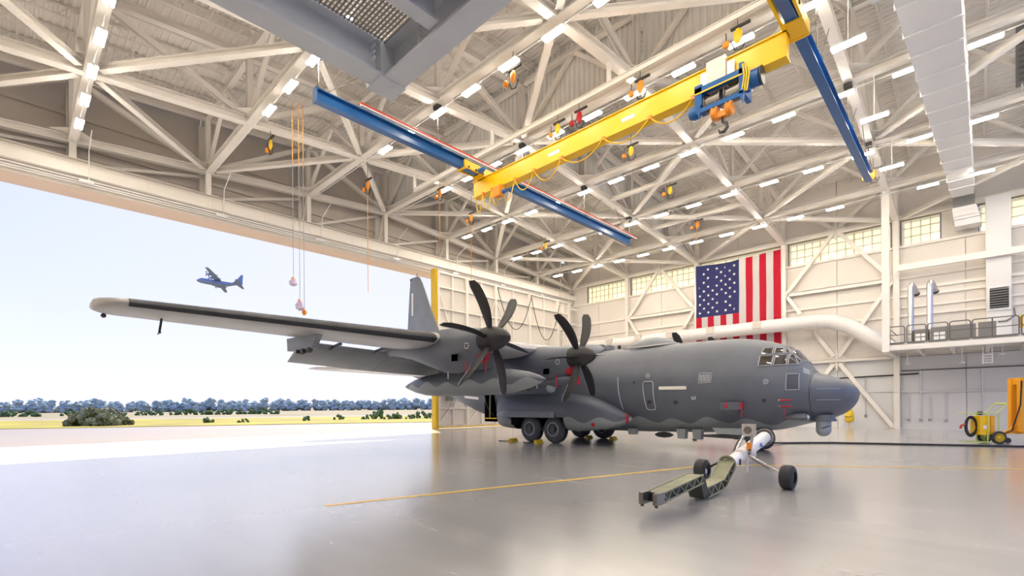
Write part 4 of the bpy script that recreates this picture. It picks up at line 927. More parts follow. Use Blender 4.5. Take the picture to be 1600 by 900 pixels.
# ================================================================== ducts
dk = empty('supply_duct', (34, 1, 15.6), 'large white ribbed sheet metal duct running below the roof to the wall', 'duct')
def dsec(a):
    t = (a - 18) / 27.0; return lerp(.35, -.02, t), lerp(2.1, 1.04, t)
rings = []
for a in (17.0, 44.2):
    b0, b1 = dsec(a); rings.append([V((a, b0, 15.75)), V((a, b1, 15.75)), V((a, b1, 16.9)), V((a, b0, 16.9))])
MB().loft(rings).build('duct_body', 'duct_white', dk)
a = 18.2; k = 0
while a < 44:
    b0, b1 = dsec(a); e_ = .05
    MB().box(a - .025, a + .025, b0 - e_, b1 + e_, 15.75 - e_, 16.9 + e_).build('duct_flange', 'white', dk); a += 1.55 if k % 2 else 1.9; k += 1
MB().loft([[V((44.2 + math.sin(t) * r_, b, 15.2 + math.cos(t) * r_)) for b, r_ in ((-.02, 1.7), (1.04, 1.7), (1.04, .55), (-.02, .55))] for t in [math.pi / 2 * k / 8 for k in range(9)]]).build('duct_elbow', 'duct_white', dk, 40)
MB().loft([[V((44.18 + math.sin(t) * r_, b, 15.2 + math.cos(t) * r_)) for b, r_ in ((-.04, .75), (1.06, .75), (1.06, .52), (-.04, .52))] for t in [math.pi / 2 * k / 8 for k in range(9)]]).build('flex_collar', 'cabinet_grey', dk, 40)
MB().loft([[V((44.7, -.1, 15.2)), V((45.9, -.1, 15.2)), V((45.9, 1.1, 15.2)), V((44.7, 1.1, 15.2))], [V((45.0, -.35, 14.0)), V((46.3, -.35, 14.0)), V((46.3, .95, 14.0)), V((45.0, .95, 14.0))]]).build('duct_drop', 'duct_white', dk)
for z in (14.9, 14.6, 14.4): MB().box(44.75, 46.0, -.32, 1.08, z, z + .04).build('duct_flange', 'white', dk)
MB().prism([(19.6, 2.1, 15.8), (20.9, 2.05, 15.8), (20.9, 2.05, 16.6), (19.6, 2.1, 16.6)], (0, .5, 0)).build('duct_branch', 'duct_white', dk)
# wall duct behind the aircraft
wd_ = empty('wall_duct', (45.2, 15, 8), 'long round white duct along the wall below the flag', 'duct')
MB().tube([(45.0, 34.0, 8.55), (45.0, 9.2, 8.55), (45.0, 8.1, 8.40), (45.0, 7.0, 7.9), (45.0, 5.6, 6.85), (45.0, 4.4, 5.95)], .56, 24).build('duct_body', 'duct_white', wd_, 60)
for b in (31, 28, 25, 22.4, 21.9, 19.2, 16.6, 14.0, 11.2, 9.2): MB().lathe((45.0, b - .03, 8.55), (0, 1, 0), [(0, .565), (0, .59), (.06, .59), (.06, .565)], 24, cap=False).build('duct_band', 'white', wd_, 30)
for b in (31.5, 28.2, 24.8, 21.4, 17.5, 13.5): MB().box(44.36, 44.6, b - .34, b + .34, 8.42, 8.98).build('air_grille', 'beige_plate', wd_)
for b in (30, 20.5, 10.5): MB().bar((45.0, b, 9.2), (46.4, b, 9.6), .08).build('duct_bracket', 'steel_white', wd_)

# ================================================================== flag
fg = empty('flag', (46.0, 15.7, 3.5), 'large american flag hung vertically on the cream wall', 'flag')
bL, bR, zt0, zb0 = 19.42, 12.02, 15.25, 3.4; sw = (bL - bR) / 13; zu = 10.25
def fz(b): return zt0 - .22 * math.sin(math.pi * (bL - b) / (bL - bR) * .95) * (1 if b > 15.5 else .6)
def fx(b, z): return 45.98 + .035 * math.sin(b * 2.3) + .03 * math.sin(b * 5.1 + z * .8) + .02 * math.sin(z * 1.7)
def cloth(m, b1, b0, ztop, zbot, off=0):
    n, q = 6, 26; vs = []
    for i in range(n + 1):
        b = lerp(b1, b0, i / n); zt = fz(b) if ztop is None else ztop
        for j in range(q + 1): z = lerp(zt, zbot, j / q); vs.append((fx(b, z) + off, b, z))
    m.add(vs, [(i * (q + 1) + j, (i + 1) * (q + 1) + j, (i + 1) * (q + 1) + j + 1, i * (q + 1) + j + 1) for i in range(n) for j in range(q)])
for k in range(13):
    m = MB(); b1 = bL - sw * k; cloth(m, b1, b1 - sw, zu if k < 7 else None, zb0); m.build('flag_stripe', 'flag_red' if k % 2 == 0 else 'flag_white', fg, 60)
m = MB(); cloth(m, bL, bL - 7 * sw, None, zu); cn = m.build('flag_canton', 'flag_blue', fg, 60)
W7 = 7 * sw
for c_ in range(9):
    n = 6 if c_ % 2 == 0 else 5
    for r_ in range(n):
        b = bL - W7 * (c_ + 1) / 10; zt = fz(b) - .02; H = zt - zu; z = zt - H * ((r_ * 2 + 1 + (0 if c_ % 2 == 0 else 1)) / 12)
        for off in (-.02,):
            pts = [(fx(b, z) + off, b + (.15 if k % 2 == 0 else .06) * math.sin(k * math.pi / 5), z + (.15 if k % 2 == 0 else .06) * math.cos(k * math.pi / 5)) for k in range(10)]
            MB().add([(fx(b, z) + off, b, z)] + pts, [(0, 1 + k, 1 + (k + 1) % 10) for k in range(10)]).build('star', 'white', cn)
MB().tube([(46.05, bL + .1, 15.27), (46.05, bR - .1, 15.27)], .03, 6).build('flag_rod', 'white', fg)
# ================================================================== mezzanine
mz = empty('mezzanine', (43.5, -3, 5.4), 'cream steel mezzanine floor carrying grey equipment', 'mezzanine')
MB().ib((40.6, 4.3, 5.58), (40.6, B_BACK, 5.58), .42, .24, .04, .12).box(40.48, 40.56, B_BACK, 4.3, 5.38, 5.78).build('edge_beam', 'steel_white', mz)
MB().ib((40.6, 4.3, 5.58), (46.3, 4.3, 5.58), .42, .24, .04, .1).build('edge_beam', 'steel_white', mz)
for k in range(9): b = 2.7 - 1.65 * k; MB().ib((40.7, b, 5.52), (46.4, b, 5.52), .3, .2).build('floor_beam', 'steel_white', mz)
m = MB(); n = 36; pts = []
for k in range(n):
    for fr, o_ in ((0, 0), (.4, 0), (.5, .05), (.9, .05)): pts.append((40.62 + 5.8 * (k + fr) / n, 5.68 + o_))
q = len(pts); m.add([(a, B_BACK, z) for a, z in pts] + [(a, 4.28, z) for a, z in pts], [(i, i + 1, q + i + 1, q + i) for i in range(q - 1)]); m.build('floor_deck', 'deck', mz)
MB().box(40.6, 46.4, B_BACK, 4.3, 5.74, 5.78).build('floor_slab', 'wall_grey', mz)
MB().ib((40.55, 4.28, 5.4), (40.55, 4.28, hb(40.5) - .2), .36, .4, up=(1, 0, 0)).build('column', 'steel_white', mz)
MB().box(40.3, 40.8, 4.08, 4.48, 5.32, 5.8).build('column_shoe', 'steel_white', mz)
rl = empty('guard_railing', (40.6, 1, 5.78), 'dark grey pipe guard railing along the mezzanine edge', 'railing')
def rail_panel(b1, b0, mid=False):
    z0, z1 = 5.8, 6.98; r = .13
    m = MB().tube([(40.62, b1, z0), (40.62, b1, z1 - r), (40.62, b1 - r * .3, z1 - r * .3), (40.62, b1 - r, z1), (40.62, b0 + r, z1), (40.62, b0 + r * .3, z1 - r * .3), (40.62, b0, z1 - r), (40.62, b0, z0)], .032, 8)
    m.tube([(40.62, b1, 6.42), (40.62, b0, 6.42)], .026, 8)
    if mid: m.tube([(40.62, mid, z0), (40.62, mid, z1)], .032, 8)
    m.build('rail_panel', 'rail_grey', rl, 50); MB().box(40.60, 40.63, b0, b1, 5.8, 5.92).build('toe_board', 'rail_grey', rl)
    for b in (b1, b0): MB().box(40.5, 40.6, b - .05, b + .05, 5.6, 5.82).build('post_clip', 'white', rl)
rail_panel(4.2, 3.32); rail_panel(3.22, 2.26); rail_panel(2.18, 1.22); rail_panel(1.14, .20); rail_panel(.12, -1.85, -.75); rail_panel(-1.95, -4.2, -3.0); rail_panel(-4.3, -6.5)
MB().tube([(40.62, 4.2, 6.98), (46.2, 4.2, 6.98)], .03, 8).tube([(40.62, 4.2, 6.42), (46.2, 4.2, 6.42)], .025, 8).tube([(41.9, 4.2, 5.8), (41.9, 4.2, 6.98)], .03, 8).build('rail_panel', 'rail_grey', rl, 50)
def cabinet(b1, b0, a, h, lab, plate=True):
    t = empty('equipment_cabinet', (a + .5, (b0 + b1) / 2, 5.78), lab, 'cabinet')
    MB().box(a, a + 1.0, b0, b1, 5.78, 5.78 + h).build('cabinet_body', 'cabinet_grey', t)
    for k in range(2): bb = lerp(b0, b1, (k + .5) / 2); MB().box(a - .02, a, bb - (b1 - b0) * .22, bb + (b1 - b0) * .22, 5.86, 5.72 + h).build('cabinet_door', 'cabinet_grey', t)
    if plate:
        for k in range(4): MB().box(a - .04, a - .02, (b0 + b1) / 2 - .28 + .3 * (k % 2), (b0 + b1) / 2 - .03 + .3 * (k % 2), 6.05 + .3 * (k // 2), 6.28 + .3 * (k // 2)).build('control_plate', 'white', t)
    MB().tube([(a + .3, b0 + .3, 5.78 + h), (a + .3, b0 + .3, 5.95 + h)], .04, 6).build('top_fitting', 'white', t)
cabinet(2.95, 2.25, 42.0, 1.05, 'grey equipment cabinet with white plates beside the first silver flue')
cabinet(2.1, 1.25, 42.0, 1.1, 'grey equipment cabinet with white plates beside the second silver flue')
cabinet(1.15, -.05, 42.0, 1.12, 'wide plain grey equipment cabinet on the mezzanine', False)
cabinet(-.15, -.95, 42.0, 1.16, 'grey equipment cabinet near the white chase with a yellow sign', False)
for b, lab in ((3.15, 'tall silver flue pipe at the mezzanine column'), (2.16, 'tall silver flue pipe between two grey cabinets')):
    t = empty('flue_pipe', (42.6, b, 5.78), lab, 'pipe')
    MB().tube([(42.6, b, 5.8), (42.6, b, 9.85), (42.7, b - .05, 10.0), (43.0, b - .1, 9.95), (43.5, b - .25, 9.5)], .17, 16).build('pipe_body', 'silver', t, 50)
    for z in (6.8, 7.8, 8.8): MB().lathe((42.6, b, z), (0, 0, 1), [(0, .172), (0, .185), (.05, .185), (.05, .172)], 16, cap=False).build('pipe_band', 'silver', t)
    MB().lathe((43.45, b - .23, 9.52), (.8, -.2, -.6), [(0, .19), (.12, .19), (.12, .15), (.02, .14)], 16).build('pipe_cap', 'dark_metal', t)
ch = empty('wall_chase', (45.9, -.9, 5.8), 'flat white wall chase with a louvre above the mezzanine', 'wall chase')
MB().box(45.6, 46.45, -1.75, -.55, 5.8, 15.7).build('chase_panel', 'duct_white', ch)
MB().box(45.5, 45.62, -1.72, -.62, 8.05, 9.7).build('louvre_frame', 'white', ch)
MB().box(45.48, 45.52, -1.62, -.72, 8.2, 9.55).build('louvre_back', 'black', ch)
for k in range(8): MB().prism([(45.38, -1.62, 8.24 + .165 * k), (45.5, -1.62, 8.34 + .165 * k), (45.5, -1.62, 8.36 + .165 * k), (45.38, -1.62, 8.26 + .165 * k)], (0, .9, 0)).build('louvre_slat', 'cabinet_grey', ch)
MB().tube([(45.55, -1.85, 8.1), (45.55, -1.9, 7.6), (45.55, -1.5, 7.3), (45.55, -1.1, 7.3)], .05, 8).build('flex_conduit', 'cabinet_grey', ch)
ys = empty('yellow_sign', (40.7, -2.1, 6.2), 'yellow framed sign at the mezzanine railing', 'sign')
MB().box(40.66, 40.70, -2.7, -1.88, 6.25, 7.0).build('sign_frame', 'yellow', ys); MB().box(40.64, 40.66, -2.65, -2.02, 6.36, 6.88).build('sign_face', 'white', ys)
# hanging ladder under the mezzanine
hl = empty('ship_ladder', (41.5, -.6, 4.4), 'short white hanging steps under the mezzanine', 'ladder')
for b in (-.35, -.75): MB().tube([(41.4, b, 5.69), (41.4, b, 4.3)], .025, 6).build('ladder_rail', 'white', hl)
for k in range(4): MB().box(41.3, 41.5, -.75, -.35, 4.35 + .16 * k, 4.38 + .16 * k).build('step', 'white', hl)
for b, z in ((3.3, 4.6), (.6, 4.5), (-1.2, 4.9)):
    o = MB().tube([(42.0, b, 5.74), (42.0, b, z)], .02, 6).box(41.92, 42.08, b - .15, b + .15, z - .05, z).build('pendant_light', 'white'); tag(o, 'small white pendant fixture hanging under the mezzanine', 'light', 'pendants under the mezzanine')
# big dark grille box at the frame edge
gb = empty('fan_louvre', (38, -2.2, 16.0), 'dark grey grille box hung high beside the duct', 'louvre')
p0 = V((0, 0, HC)) + ray_dir(1588, 130) * 23.0; p1 = V((0, 0, HC)) + ray_dir(1594, 40) * 23.0
bx, by, z0, z1 = p0.x, p0.y, p0.z, p1.z; ORG[gb.name] = (bx, by, z0); gb.location = (bx, by, z0)
MB().box(bx, bx + .5, by - 1.6, by, z0, z1).build('grille_box', 'cabinet_grey', gb)
for k in range(10): z = lerp(z0 + .1, z1 - .1, k / 9); MB().box(bx - .03, bx, by - 1.5, by - .1, z - .04, z + .04).build('grille_slat', 'rail_grey', gb)
MB().tube([(bx + .25, by - .2, z1), (bx + .25, by - .2, hb(bx))], .03, 6).build('hanger', 'white', gb); MB().tube([(bx + .25, by - 1.4, z1), (bx + .25, by - 1.4, hb(bx))], .03, 6).build('hanger', 'white', gb)

# ================================================================== retractors, ropes
def retractor(a, b, z, lab, ztop=None, col_='yellow', n=1, rope=None):
    t = empty('tool_retractor', (a, b, z), lab, 'retractor'); ztop = ztop or hb(a) - .05
    MB().tube([(a, b, z + .35), (a, b, ztop)], .02, 6).build('hanger', 'steel_rod', t)
    MB().box(a - .05, a + .05, b - .45, b + .25, z + .28, z + .36).build('trolley_bar', 'dark_metal', t)
    MB().loft([[V((a + r_ * .5 * math.cos(q_), b + r_ * math.sin(q_), z + dz)) for q_ in [2 * math.pi * k / 12 for k in range(12)]] for dz, r_ in ((.26, .07), (.18, .13), (.0, .17), (-.15, .14), (-.28, .05))]).build('reel_housing', col_, t, 50)
    MB().lathe((a - .1, b + .42, z - .15), (1, 0, 0), [(0, .03), (0, .10), (.03, .13), (.13, .13), (.16, .10), (.16, .03)], 14).build('cable_reel', 'orange' if col_ != 'red_cover' else 'red_cover', t, 40)
    MB().tube([(a, b + .42, z + .3), (a, b + .42, z)], .02, 5).build('reel_hanger', 'dark_metal', t)
    MB().tube([(a, b + .25, z - .1), (a, b + .1, z - .5), (a, b - .15, z - .55), (a, b - .3, z - .25)], .025, 6).build('air_hose', 'black', t)
    if rope: MB().tube([(a, b + .05, z - .2), (a, b + .05, rope)], .02, 5).build('drop_rope', 'rope_orange', t)
    return t
mr_ = MB().ib((18.8, 4.6, 16.35), (18.8, 27.0, 16.35), .26, .16)
for b in (4.6, 11.85, 19.45, 26.9): mr_.box(18.7, 18.9, b - .05, b + .05, 16.45, hb(18.8) - .15)
tag(mr_.build('monorail_beam', 'steel_white'), 'white monorail beam carrying orange tool retractors beside the ridge', 'monorail')
retractor(18.8, 6.3, 15.6, 'yellow tool retractor with black hoses above the blue hoist', 16.25)
retractor(18.8, 10.3, 15.55, 'pair of orange reels on the monorail beside the lit strip', 16.25, 'orange')
retractor(18.8, 13.5, 15.6, 'bright red tool retractor hanging from the monorail', 16.25, 'red_cover')
retractor(18.8, 14.8, 15.55, 'yellow tool retractor next to the red one on the monorail', 16.25)
retractor(15.0, 14.2, 16.0, 'orange tool retractor beneath the fifth cross truss', None, 'orange')
retractor(24.45, 14.0, 16.3, 'yellow tool retractor on the first secondary beam past the ridge')
retractor(30.75, 14.7, 16.3, 'yellow tool retractor on the second secondary beam past the ridge')
retractor(37.05, 15.5, 15.9, 'orange reels with drop ropes on the secondary beam near the flag', None, 'orange', rope=14.0)
retractor(9.7, 27.0, 15.9, 'large yellow retractor on the truss above the wing tip side', None, 'yellow')
retractor(15.4, 27.0, 15.6, 'orange hook retractor on the truss with a long orange rope', None, 'orange', rope=9.0)
retractor(20.9, 26.9, 16.8, 'orange retractor pair at the ridge node of the truss', None, 'orange', rope=13.0)
retractor(23.8, 26.9, 15.9, 'orange reels hanging from the truss past the ridge', None, 'orange', rope=10.5)
retractor(32.5, 27.0, 15.9, 'small yellow retractor on the truss toward the corner')
retractor(35.5, 4.3, 15.5, 'orange retractor at the far end of the blue runway', None, 'orange')
def pt_b(px, y, b):
    d = ray_dir(px, y); t = b / d.y; return V((0, 0, HC)) + d * t
for k, (px, y, ht_, lab) in enumerate(((458, 440, .42, 'plastic wrapped hook with an orange top on the highest rope'), (468, 476, .55, 'largest plastic wrapped hook hanging on a long rope'), (475, 488, .26, 'small orange hook on a rope just above the wing'))):
    c = pt_b(px, y, 24.0); t = empty('rope_hook', tuple(c), lab, 'hook')
    MB().tube([(c.x, c.y, hb(c.x)), (c.x + .02, c.y, c.z + ht_ * .5)], .014, 5).build('hanging_rope', 'rope_grey', t)
    MB().tube([(c.x, c.y, hb(c.x)), (c.x + .01, c.y, 13.8)], .02, 5).build('rope_sleeve', 'rope_orange', t)
    MB().loft([[V((c.x + r_ * math.cos(q_) * (1 + .25 * math.sin(3 * q_ + dz * 9)), c.y + r_ * math.sin(q_), c.z + dz * ht_)) for q_ in [2 * math.pi * j / 10 for j in range(10)]] for dz, r_ in ((.55, .03), (.3, .10), (0, .17 if k < 2 else .1), (-.35, .19 if k < 2 else .08), (-.55, .05))]).build('plastic_wrap', 'wrap' if k < 2 else 'orange', t, 50)
    MB().tube([(c.x - .1, c.y - .1, c.z + ht_ * .45), (c.x, c.y - .1, c.z + ht_ * .2), (c.x + .08, c.y - .14, c.z - ht_ * .2)], .03, 6).build('orange_hook', 'orange', t)

# ================================================================== floor objects
# tow bar
tb = empty('tow_bar', (11.5, 4.1, 0), 'wheeled aircraft tow bar with an olive truss arm and a white tube', 'tow bar')
TBy = 4.02
def truss_arm(pts, wd, hts, name):
    """plate girder with open lattice sides following pts (a, ztop)"""
    y0, y1 = TBy - wd / 2, TBy + wd / 2
    for (a0, z0), (a1, z1), h0, h1 in zip(pts[:-1], pts[1:], hts[:-1], hts[1:]):
        d = V((a1 - a0, 0, z1 - z0)).normalized(); nrm = V((d.z, 0, -d.x))
        A, B = V((a0, 0, z0)), V((a1, 0, z1)); C, D_ = A + nrm * h0, B + nrm * h1
        MB().add([(A.x, y0, A.z), (B.x, y0, B.z), (B.x, y1, B.z), (A.x, y1, A.z), (A.x + nrm.x * .02, y0, A.z + nrm.z * .02), (B.x + nrm.x * .02, y0, B.z + nrm.z * .02), (B.x + nrm.x * .02, y1, B.z + nrm.z * .02), (A.x + nrm.x * .02, y1, A.z + nrm.z * .02)], [(0, 1, 2, 3), (7, 6, 5, 4), (0, 4, 5, 1), (1, 5, 6, 2), (2, 6, 7, 3), (3, 7, 4, 0)]).build('top_plate', 'olive', tb)
        MB().add([(C.x, y0, C.z), (D_.x, y0, D_.z), (D_.x, y1, D_.z), (C.x, y1, C.z)], [(0, 3, 2, 1)]).build('bottom_plate', 'olive_dark', tb)
        for y in (y0, y1):
            MB().bar((A.x, y, A.z), (B.x, y, B.z), .025).bar((C.x, y, C.z), (D_.x, y, D_.z), .025).build('side_rail', 'olive', tb)
            n = max(2, int((B - A).length / .16))
            for k in range(n):
                P = A.lerp(B, k / n) if k % 2 == 0 else C.lerp(D_, k / n); Q = C.lerp(D_, (k + 1) / n) if k % 2 == 0 else A.lerp(B, (k + 1) / n)
                MB().bar((P.x, y, P.z), (Q.x, y, Q.z), .016).build('lattice_bar', 'olive', tb)
            yi = y + (.03 if y < TBy else -.03); MB().add([(A.x, yi, A.z), (B.x, yi, B.z), (D_.x, yi, D_.z), (C.x, yi, C.z)], [(0, 1, 2, 3)]).build('dark_backing', 'olive_dark', tb)  # dark sheet added behind the open lattice, stands in for interior shade
truss_arm([(7.75, .38), (9.45, .52)], .30, [.16, .16], 'arm')
MB().prism([(9.42, TBy - .15, .52), (9.55, TBy - .15, .44), (9.72, TBy - .15, .10), (9.5, TBy - .15, .04), (9.34, TBy - .15, .34)], (0, .30, 0)).build('drop_link', 'olive_dark', tb)
truss_arm([(9.68, .24), (10.55, .30), (11.15, .66)], .30, [.2, .2, .18], 'arm')
for s in (-1, 1):
    MB().box(7.5, 7.78, TBy + s * .13 - .04, TBy + s * .13 + .04, .2, .4).build('clevis', 'steel_rod', tb); MB().lathe((7.55, TBy + s * .13, .16), (0, 0, 1), [(0, .03), (.12, .03)], 8).build('clevis_pin', 'dark_metal', tb)
MB().box(7.72, 7.95, TBy - .15, TBy + .15, .22, .38).build('end_block', 'olive_dark', tb)
MB().lathe((11.16, TBy, .58), (-1, 0, -.1), [(0, .05), (0, .19), (.05, .19), (.05, .16), (.02, .15)], 20).build('tube_flange', 'olive', tb, 35)
MB().tube([(11.15, TBy, .55), (12.0, TBy + .02, .68)], .145, 18).build('tube_section', 'tube_white', tb, 50)
MB().lathe((11.85, TBy + .02, .66), (1, 0, .15), [(0, .15), (0, .16), (.1, .16), (.1, .15)], 18, cap=False).build('tube_band', 'beige_plate', tb)
MB().tube([(12.0, TBy + .02, .68), (14.2, TBy + .12, 1.0)], .16, 18).build('tube_section', 'tube_white', tb, 50)
MB().ell((12.3, TBy - .05, .72), .2, .2, .18, 14, 8).build('swivel_ball', 'beige_plate', tb, 50)
MB().tube([V((14.1, TBy + .12, 1.0)) + V((.1 * math.sin(t), .24 * math.cos(t), .22 * math.sin(t))) for t in [math.pi * 2 * k / 16 for k in range(16)]], .02, 6, closed=True).build('tow_ring', 'steel_rod', tb)
MB().box(14.15, 14.6, TBy - .02, TBy + .3, .86, 1.02).build('head_clamp', 'olive_dark', tb)
MB().lathe((13.2, TBy - .10, .86), (0, -1, .3), [(0, .07), (.012, .07)], 12).build('blue_sticker', 'sign_blue', tb)
MB().box(11.5, 11.55, TBy - .16, TBy - .14, .52, .66).build('tube_marking', 'black', tb)
MB().tube([(12.1, TBy - .1, .72), (12.0, TBy - .95, .30)], .028, 8).build('axle_leg', 'silver', tb); MB().tube([(12.25, TBy - .1, .66), (12.05, TBy - .6, .42)], .022, 8).build('leg_strut', 'steel_rod', tb)
MB().tube([(12.1, TBy + .1, .72), (12.05, TBy + .85, .30)], .028, 8).build('axle_leg', 'black', tb)
for y in (TBy - 1.0, TBy + .92):
    c = V((12.0, y, .27)); t = MB().lathe(c + V((0, -.13, 0)), (0, 1, 0), [(.0, .13), (-.02, .17), (0, .23), (.03, .262), (.07, .27), (.19, .27), (.23, .262), (.26, .23), (.28, .17), (.26, .13)], 26, cap=False).build('tow_wheel', 'rubber', tb, 35)
    MB().lathe(c + V((0, -.10, 0)), (0, 1, 0), [(0, .14), (.02, .06), (.18, .06), (.2, .14)], 18).build('wheel_rim', 'silver', t, 35)
for s, mm in ((-1, 'steel_rod'), (1, 'silver')): MB().tube([(12.1, TBy + .16 * s, .74), (12.55, TBy + .10 * s, 1.16)], .035, 8).build('jack_arm', mm, tb)
MB().box(12.5, 12.62, TBy - .16, TBy + .14, 1.12, 1.42).build('jack_plate', 'silver', tb); MB().lathe((12.5, TBy, 1.27), (-1, 0, 0), [(0, .09), (.02, .09)], 14).build('plate_disc', 'steel_rod', tb)
MB().bar((12.05, TBy - .12, .70), (12.0, TBy - .14, .30), .05, .09).build('jack_foot', 'beige_plate', tb); MB().box(12.1, 12.16, TBy - .20, TBy - .10, .84, 1.0).build('orange_tab', 'orange', tb)
MB().tube([(12.0, TBy + .18, .72), (12.3, TBy + .2, .9), (12.45, TBy + .14, 1.1)], .03, 8).build('jack_cylinder', 'dark_metal', tb)
# wheel chocks
for lat, s, lab in ((2.75, 13.35 - .2, 'yellow wheel chock with black rope behind the forward near wheel'), (2.75, 14.95, 'yellow wheel chock with black rope behind the rear near wheel'), (-1.8, 13.2, 'yellow wheel chock at the far forward main wheel'), (-1.8, 11.55, 'yellow wheel chock ahead of the far forward main wheel')):
    a, b = AC - lat, BN + s; t = empty('wheel_chock', (a, b, 0), lab, 'chock')
    MB().prism([(a - .25, b - .14, 0), (a - .25, b + .14, 0), (a - .25, b + .08, .16), (a - .25, b - .02, .17)], (.5, 0, 0)).build('chock_body', 'yellow', t)
    if lat > 0: MB().tube([(a - .2, b + .05, .05), (a - .35, b + .3, .02), (a - .3, b + .8, .02)], .02, 5).build('chock_rope', 'black', t)
# ground power cable
gc = MB().tube([(21.9, 7.0, 1.0), (22.9, 7.1, .75), (23.8, 7.1, .35), (24.8, 7.0, .08), (25.8, 6.6, .04), (26.6, 5.8, .04), (27.3, 4.9, .04), (28.2, 2.6, .04), (29.0, .5, .04), (29.7, -1.3, .04), (30.2, -2.0, .04), (30.9, -2.6, .04), (31.5, -4.5, .04)], .045, 8).build('ground_power_cable', 'black', None, 60)
tag(gc, 'black ground power cable running from the aircraft belly across the floor', 'cable')
# yellow cover bag hanging on the wall
bg_ = empty('yellow_bag', (45.6, 7.15, .9), 'yellow stuffed equipment bag hanging on a wall stand', 'bag')
MB().loft([[V((45.6 + .26 * r_ * math.cos(q_), 7.15 + .3 * r_ * math.sin(q_) * (1 + .12 * math.sin(3 * q_)), z)) for q_ in [2 * math.pi * k / 14 for k in range(14)]] for z, r_ in ((.42, .3), (.5, .9), (.75, 1.05), (1.0, .95), (1.3, .8), (1.5, .5), (1.62, .15))]).build('bag_body', 'yellow', bg_, 60)
MB().tube([(45.3, 7.4, .95), (45.28, 7.15, .85), (45.3, 6.9, .98)], .025, 6).build('bag_strap', 'black', bg_); MB().tube([(45.6, 7.15, 0), (45.6, 7.15, .5)], .03, 6).build('stand_pole', 'yellow', bg_)
# service cart with hose
ct = empty('service_cart', (32.0, -.55, 0), 'yellow two-wheeled service cart with coiled black hoses', 'cart')
def cp(px, y, dep): return V((0, 0, HC)) + ray_dir(px, y) * dep
cx, cy = 31.6, -.3; dv = V((.555, -.832, 0)); sv = V((.832, .555, 0))     # dv to the picture right, sv away
def C3(u, v, z): return V((cx, cy, 0)) + dv * u + sv * v + V((0, 0, z))
def cbox(m, u0, u1, v0, v1, z0, z1):
    c = [C3(u, v, z) for z in (z0, z1) for u, v in ((u0, v0), (u1, v0), (u1, v1), (u0, v1))]
    return m.add(c, [(0, 3, 2, 1), (4, 5, 6, 7), (0, 1, 5, 4), (1, 2, 6, 5), (2, 3, 7, 6), (3, 0, 4, 7)])
cbox(MB(), -.38, .02, -.3, .3, .42, 1.30).build('cart_body', 'yellow_crane', ct); cbox(MB(), .06, .22, -.28, .28, .44, 1.30).build('cart_panel', 'machine_orange', ct); cbox(MB(), -.25, -.12, -.312, -.30, .7, .86).build('cart_label', 'white', ct)
fm = MB()
for v in (-.34, .34): fm.tube([C3(-.85, v, 1.42), C3(.25, v, 1.42), C3(.55, v, 1.72), C3(.66, v, 1.86)], .022, 6).tube([C3(-.1, v, .1), C3(-.1, v, 1.42)], .022, 6).tube([C3(.34, v, .1), C3(.34, v, 1.42)], .022, 6).tube([C3(-.85, v, .08), C3(.3, v, .08)], .022, 6)
fm.tube([C3(.66, -.34, 1.86), C3(.66, .34, 1.86)], .04, 8).tube([C3(-.85, -.34, 1.42), C3(-.85, .34, 1.42)], .022, 6).build('cart_frame', 'green_frame', ct)
for k in range(5): MB().tube([C3(-.62 + .05 * k + .20 * math.cos(t) * (1.2 - .1 * k), -.1 + .08 * k, .80 + (.47 - .02 * k) * math.sin(t)) for t in [2 * math.pi * j / 20 for j in range(20)]], .035, 6, closed=True).build('hose_coil', 'black', ct, 60)
MB().tube([C3(-.85, -.1, .9), C3(-1.0, -.1, .85), C3(-1.05, -.1, .7)], .05, 6).build('hose_nozzle', 'red_paint', ct)
MB().ell(C3(-.18, 0, 1.42), .12, .12, .1, 10, 8).build('top_valve', 'dark_metal', ct)
for v, mm in ((-.42, 'yellow'), (.42, 'green_frame')):
    c = C3(.28, v, .30); t = MB().lathe(c - sv * .06, sv, [(0, .2), (0, .26), (.03, .30), (.09, .30), (.12, .26), (.12, .2)], 24, cap=False).build('cart_wheel', 'rubber', ct, 35); MB().lathe(c - sv * .05, sv, [(0, .21), (0, .05), (-.02, .03), (.1, .03), (.1, .21)], 20).build('wheel_disc', mm, t, 30)
# orange lift machine at the frame edge
om = empty('lift_machine', (33.2, -2.1, 0), 'tall orange maintenance lift machine beside the service cart', 'machine')
ox, oy = 32.55, -1.30
def O3(u, v, z): return V((ox, oy, 0)) + dv * u + sv * v + V((0, 0, z))
def obx(u0, u1, v0, v1, z0, z1, name, mm):
    c = [O3(u, v, z) for z in (z0, z1) for u, v in ((u0, v0), (u1, v0), (u1, v1), (u0, v1))]
    return MB().add(c, [(0, 3, 2, 1), (4, 5, 6, 7), (0, 1, 5, 4), (1, 2, 6, 5), (2, 3, 7, 6), (3, 0, 4, 7)]).build(name, mm, om)
obx(.0, .22, -.35, -.15, .55, 3.0, 'mast', 'machine_orange'); obx(.0, .22, .15, .35, .55, 3.0, 'mast', 'machine_orange'); obx(.05, 1.5, -.4, .4, 2.75, 3.05, 'top_beam', 'machine_orange')
obx(.1, 1.5, -.25, .25, .45, .75, 'base_beam', 'machine_orange'); obx(.28, .5, -.2, .2, .75, 2.75, 'cylinder_housing', 'red_paint'); obx(.5, 1.5, -.3, .3, 1.3, 1.7, 'cross_beam', 'machine_orange'); obx(.8, 1.0, -.36, -.2, .7, 2.75, 'mast', 'machine_orange')
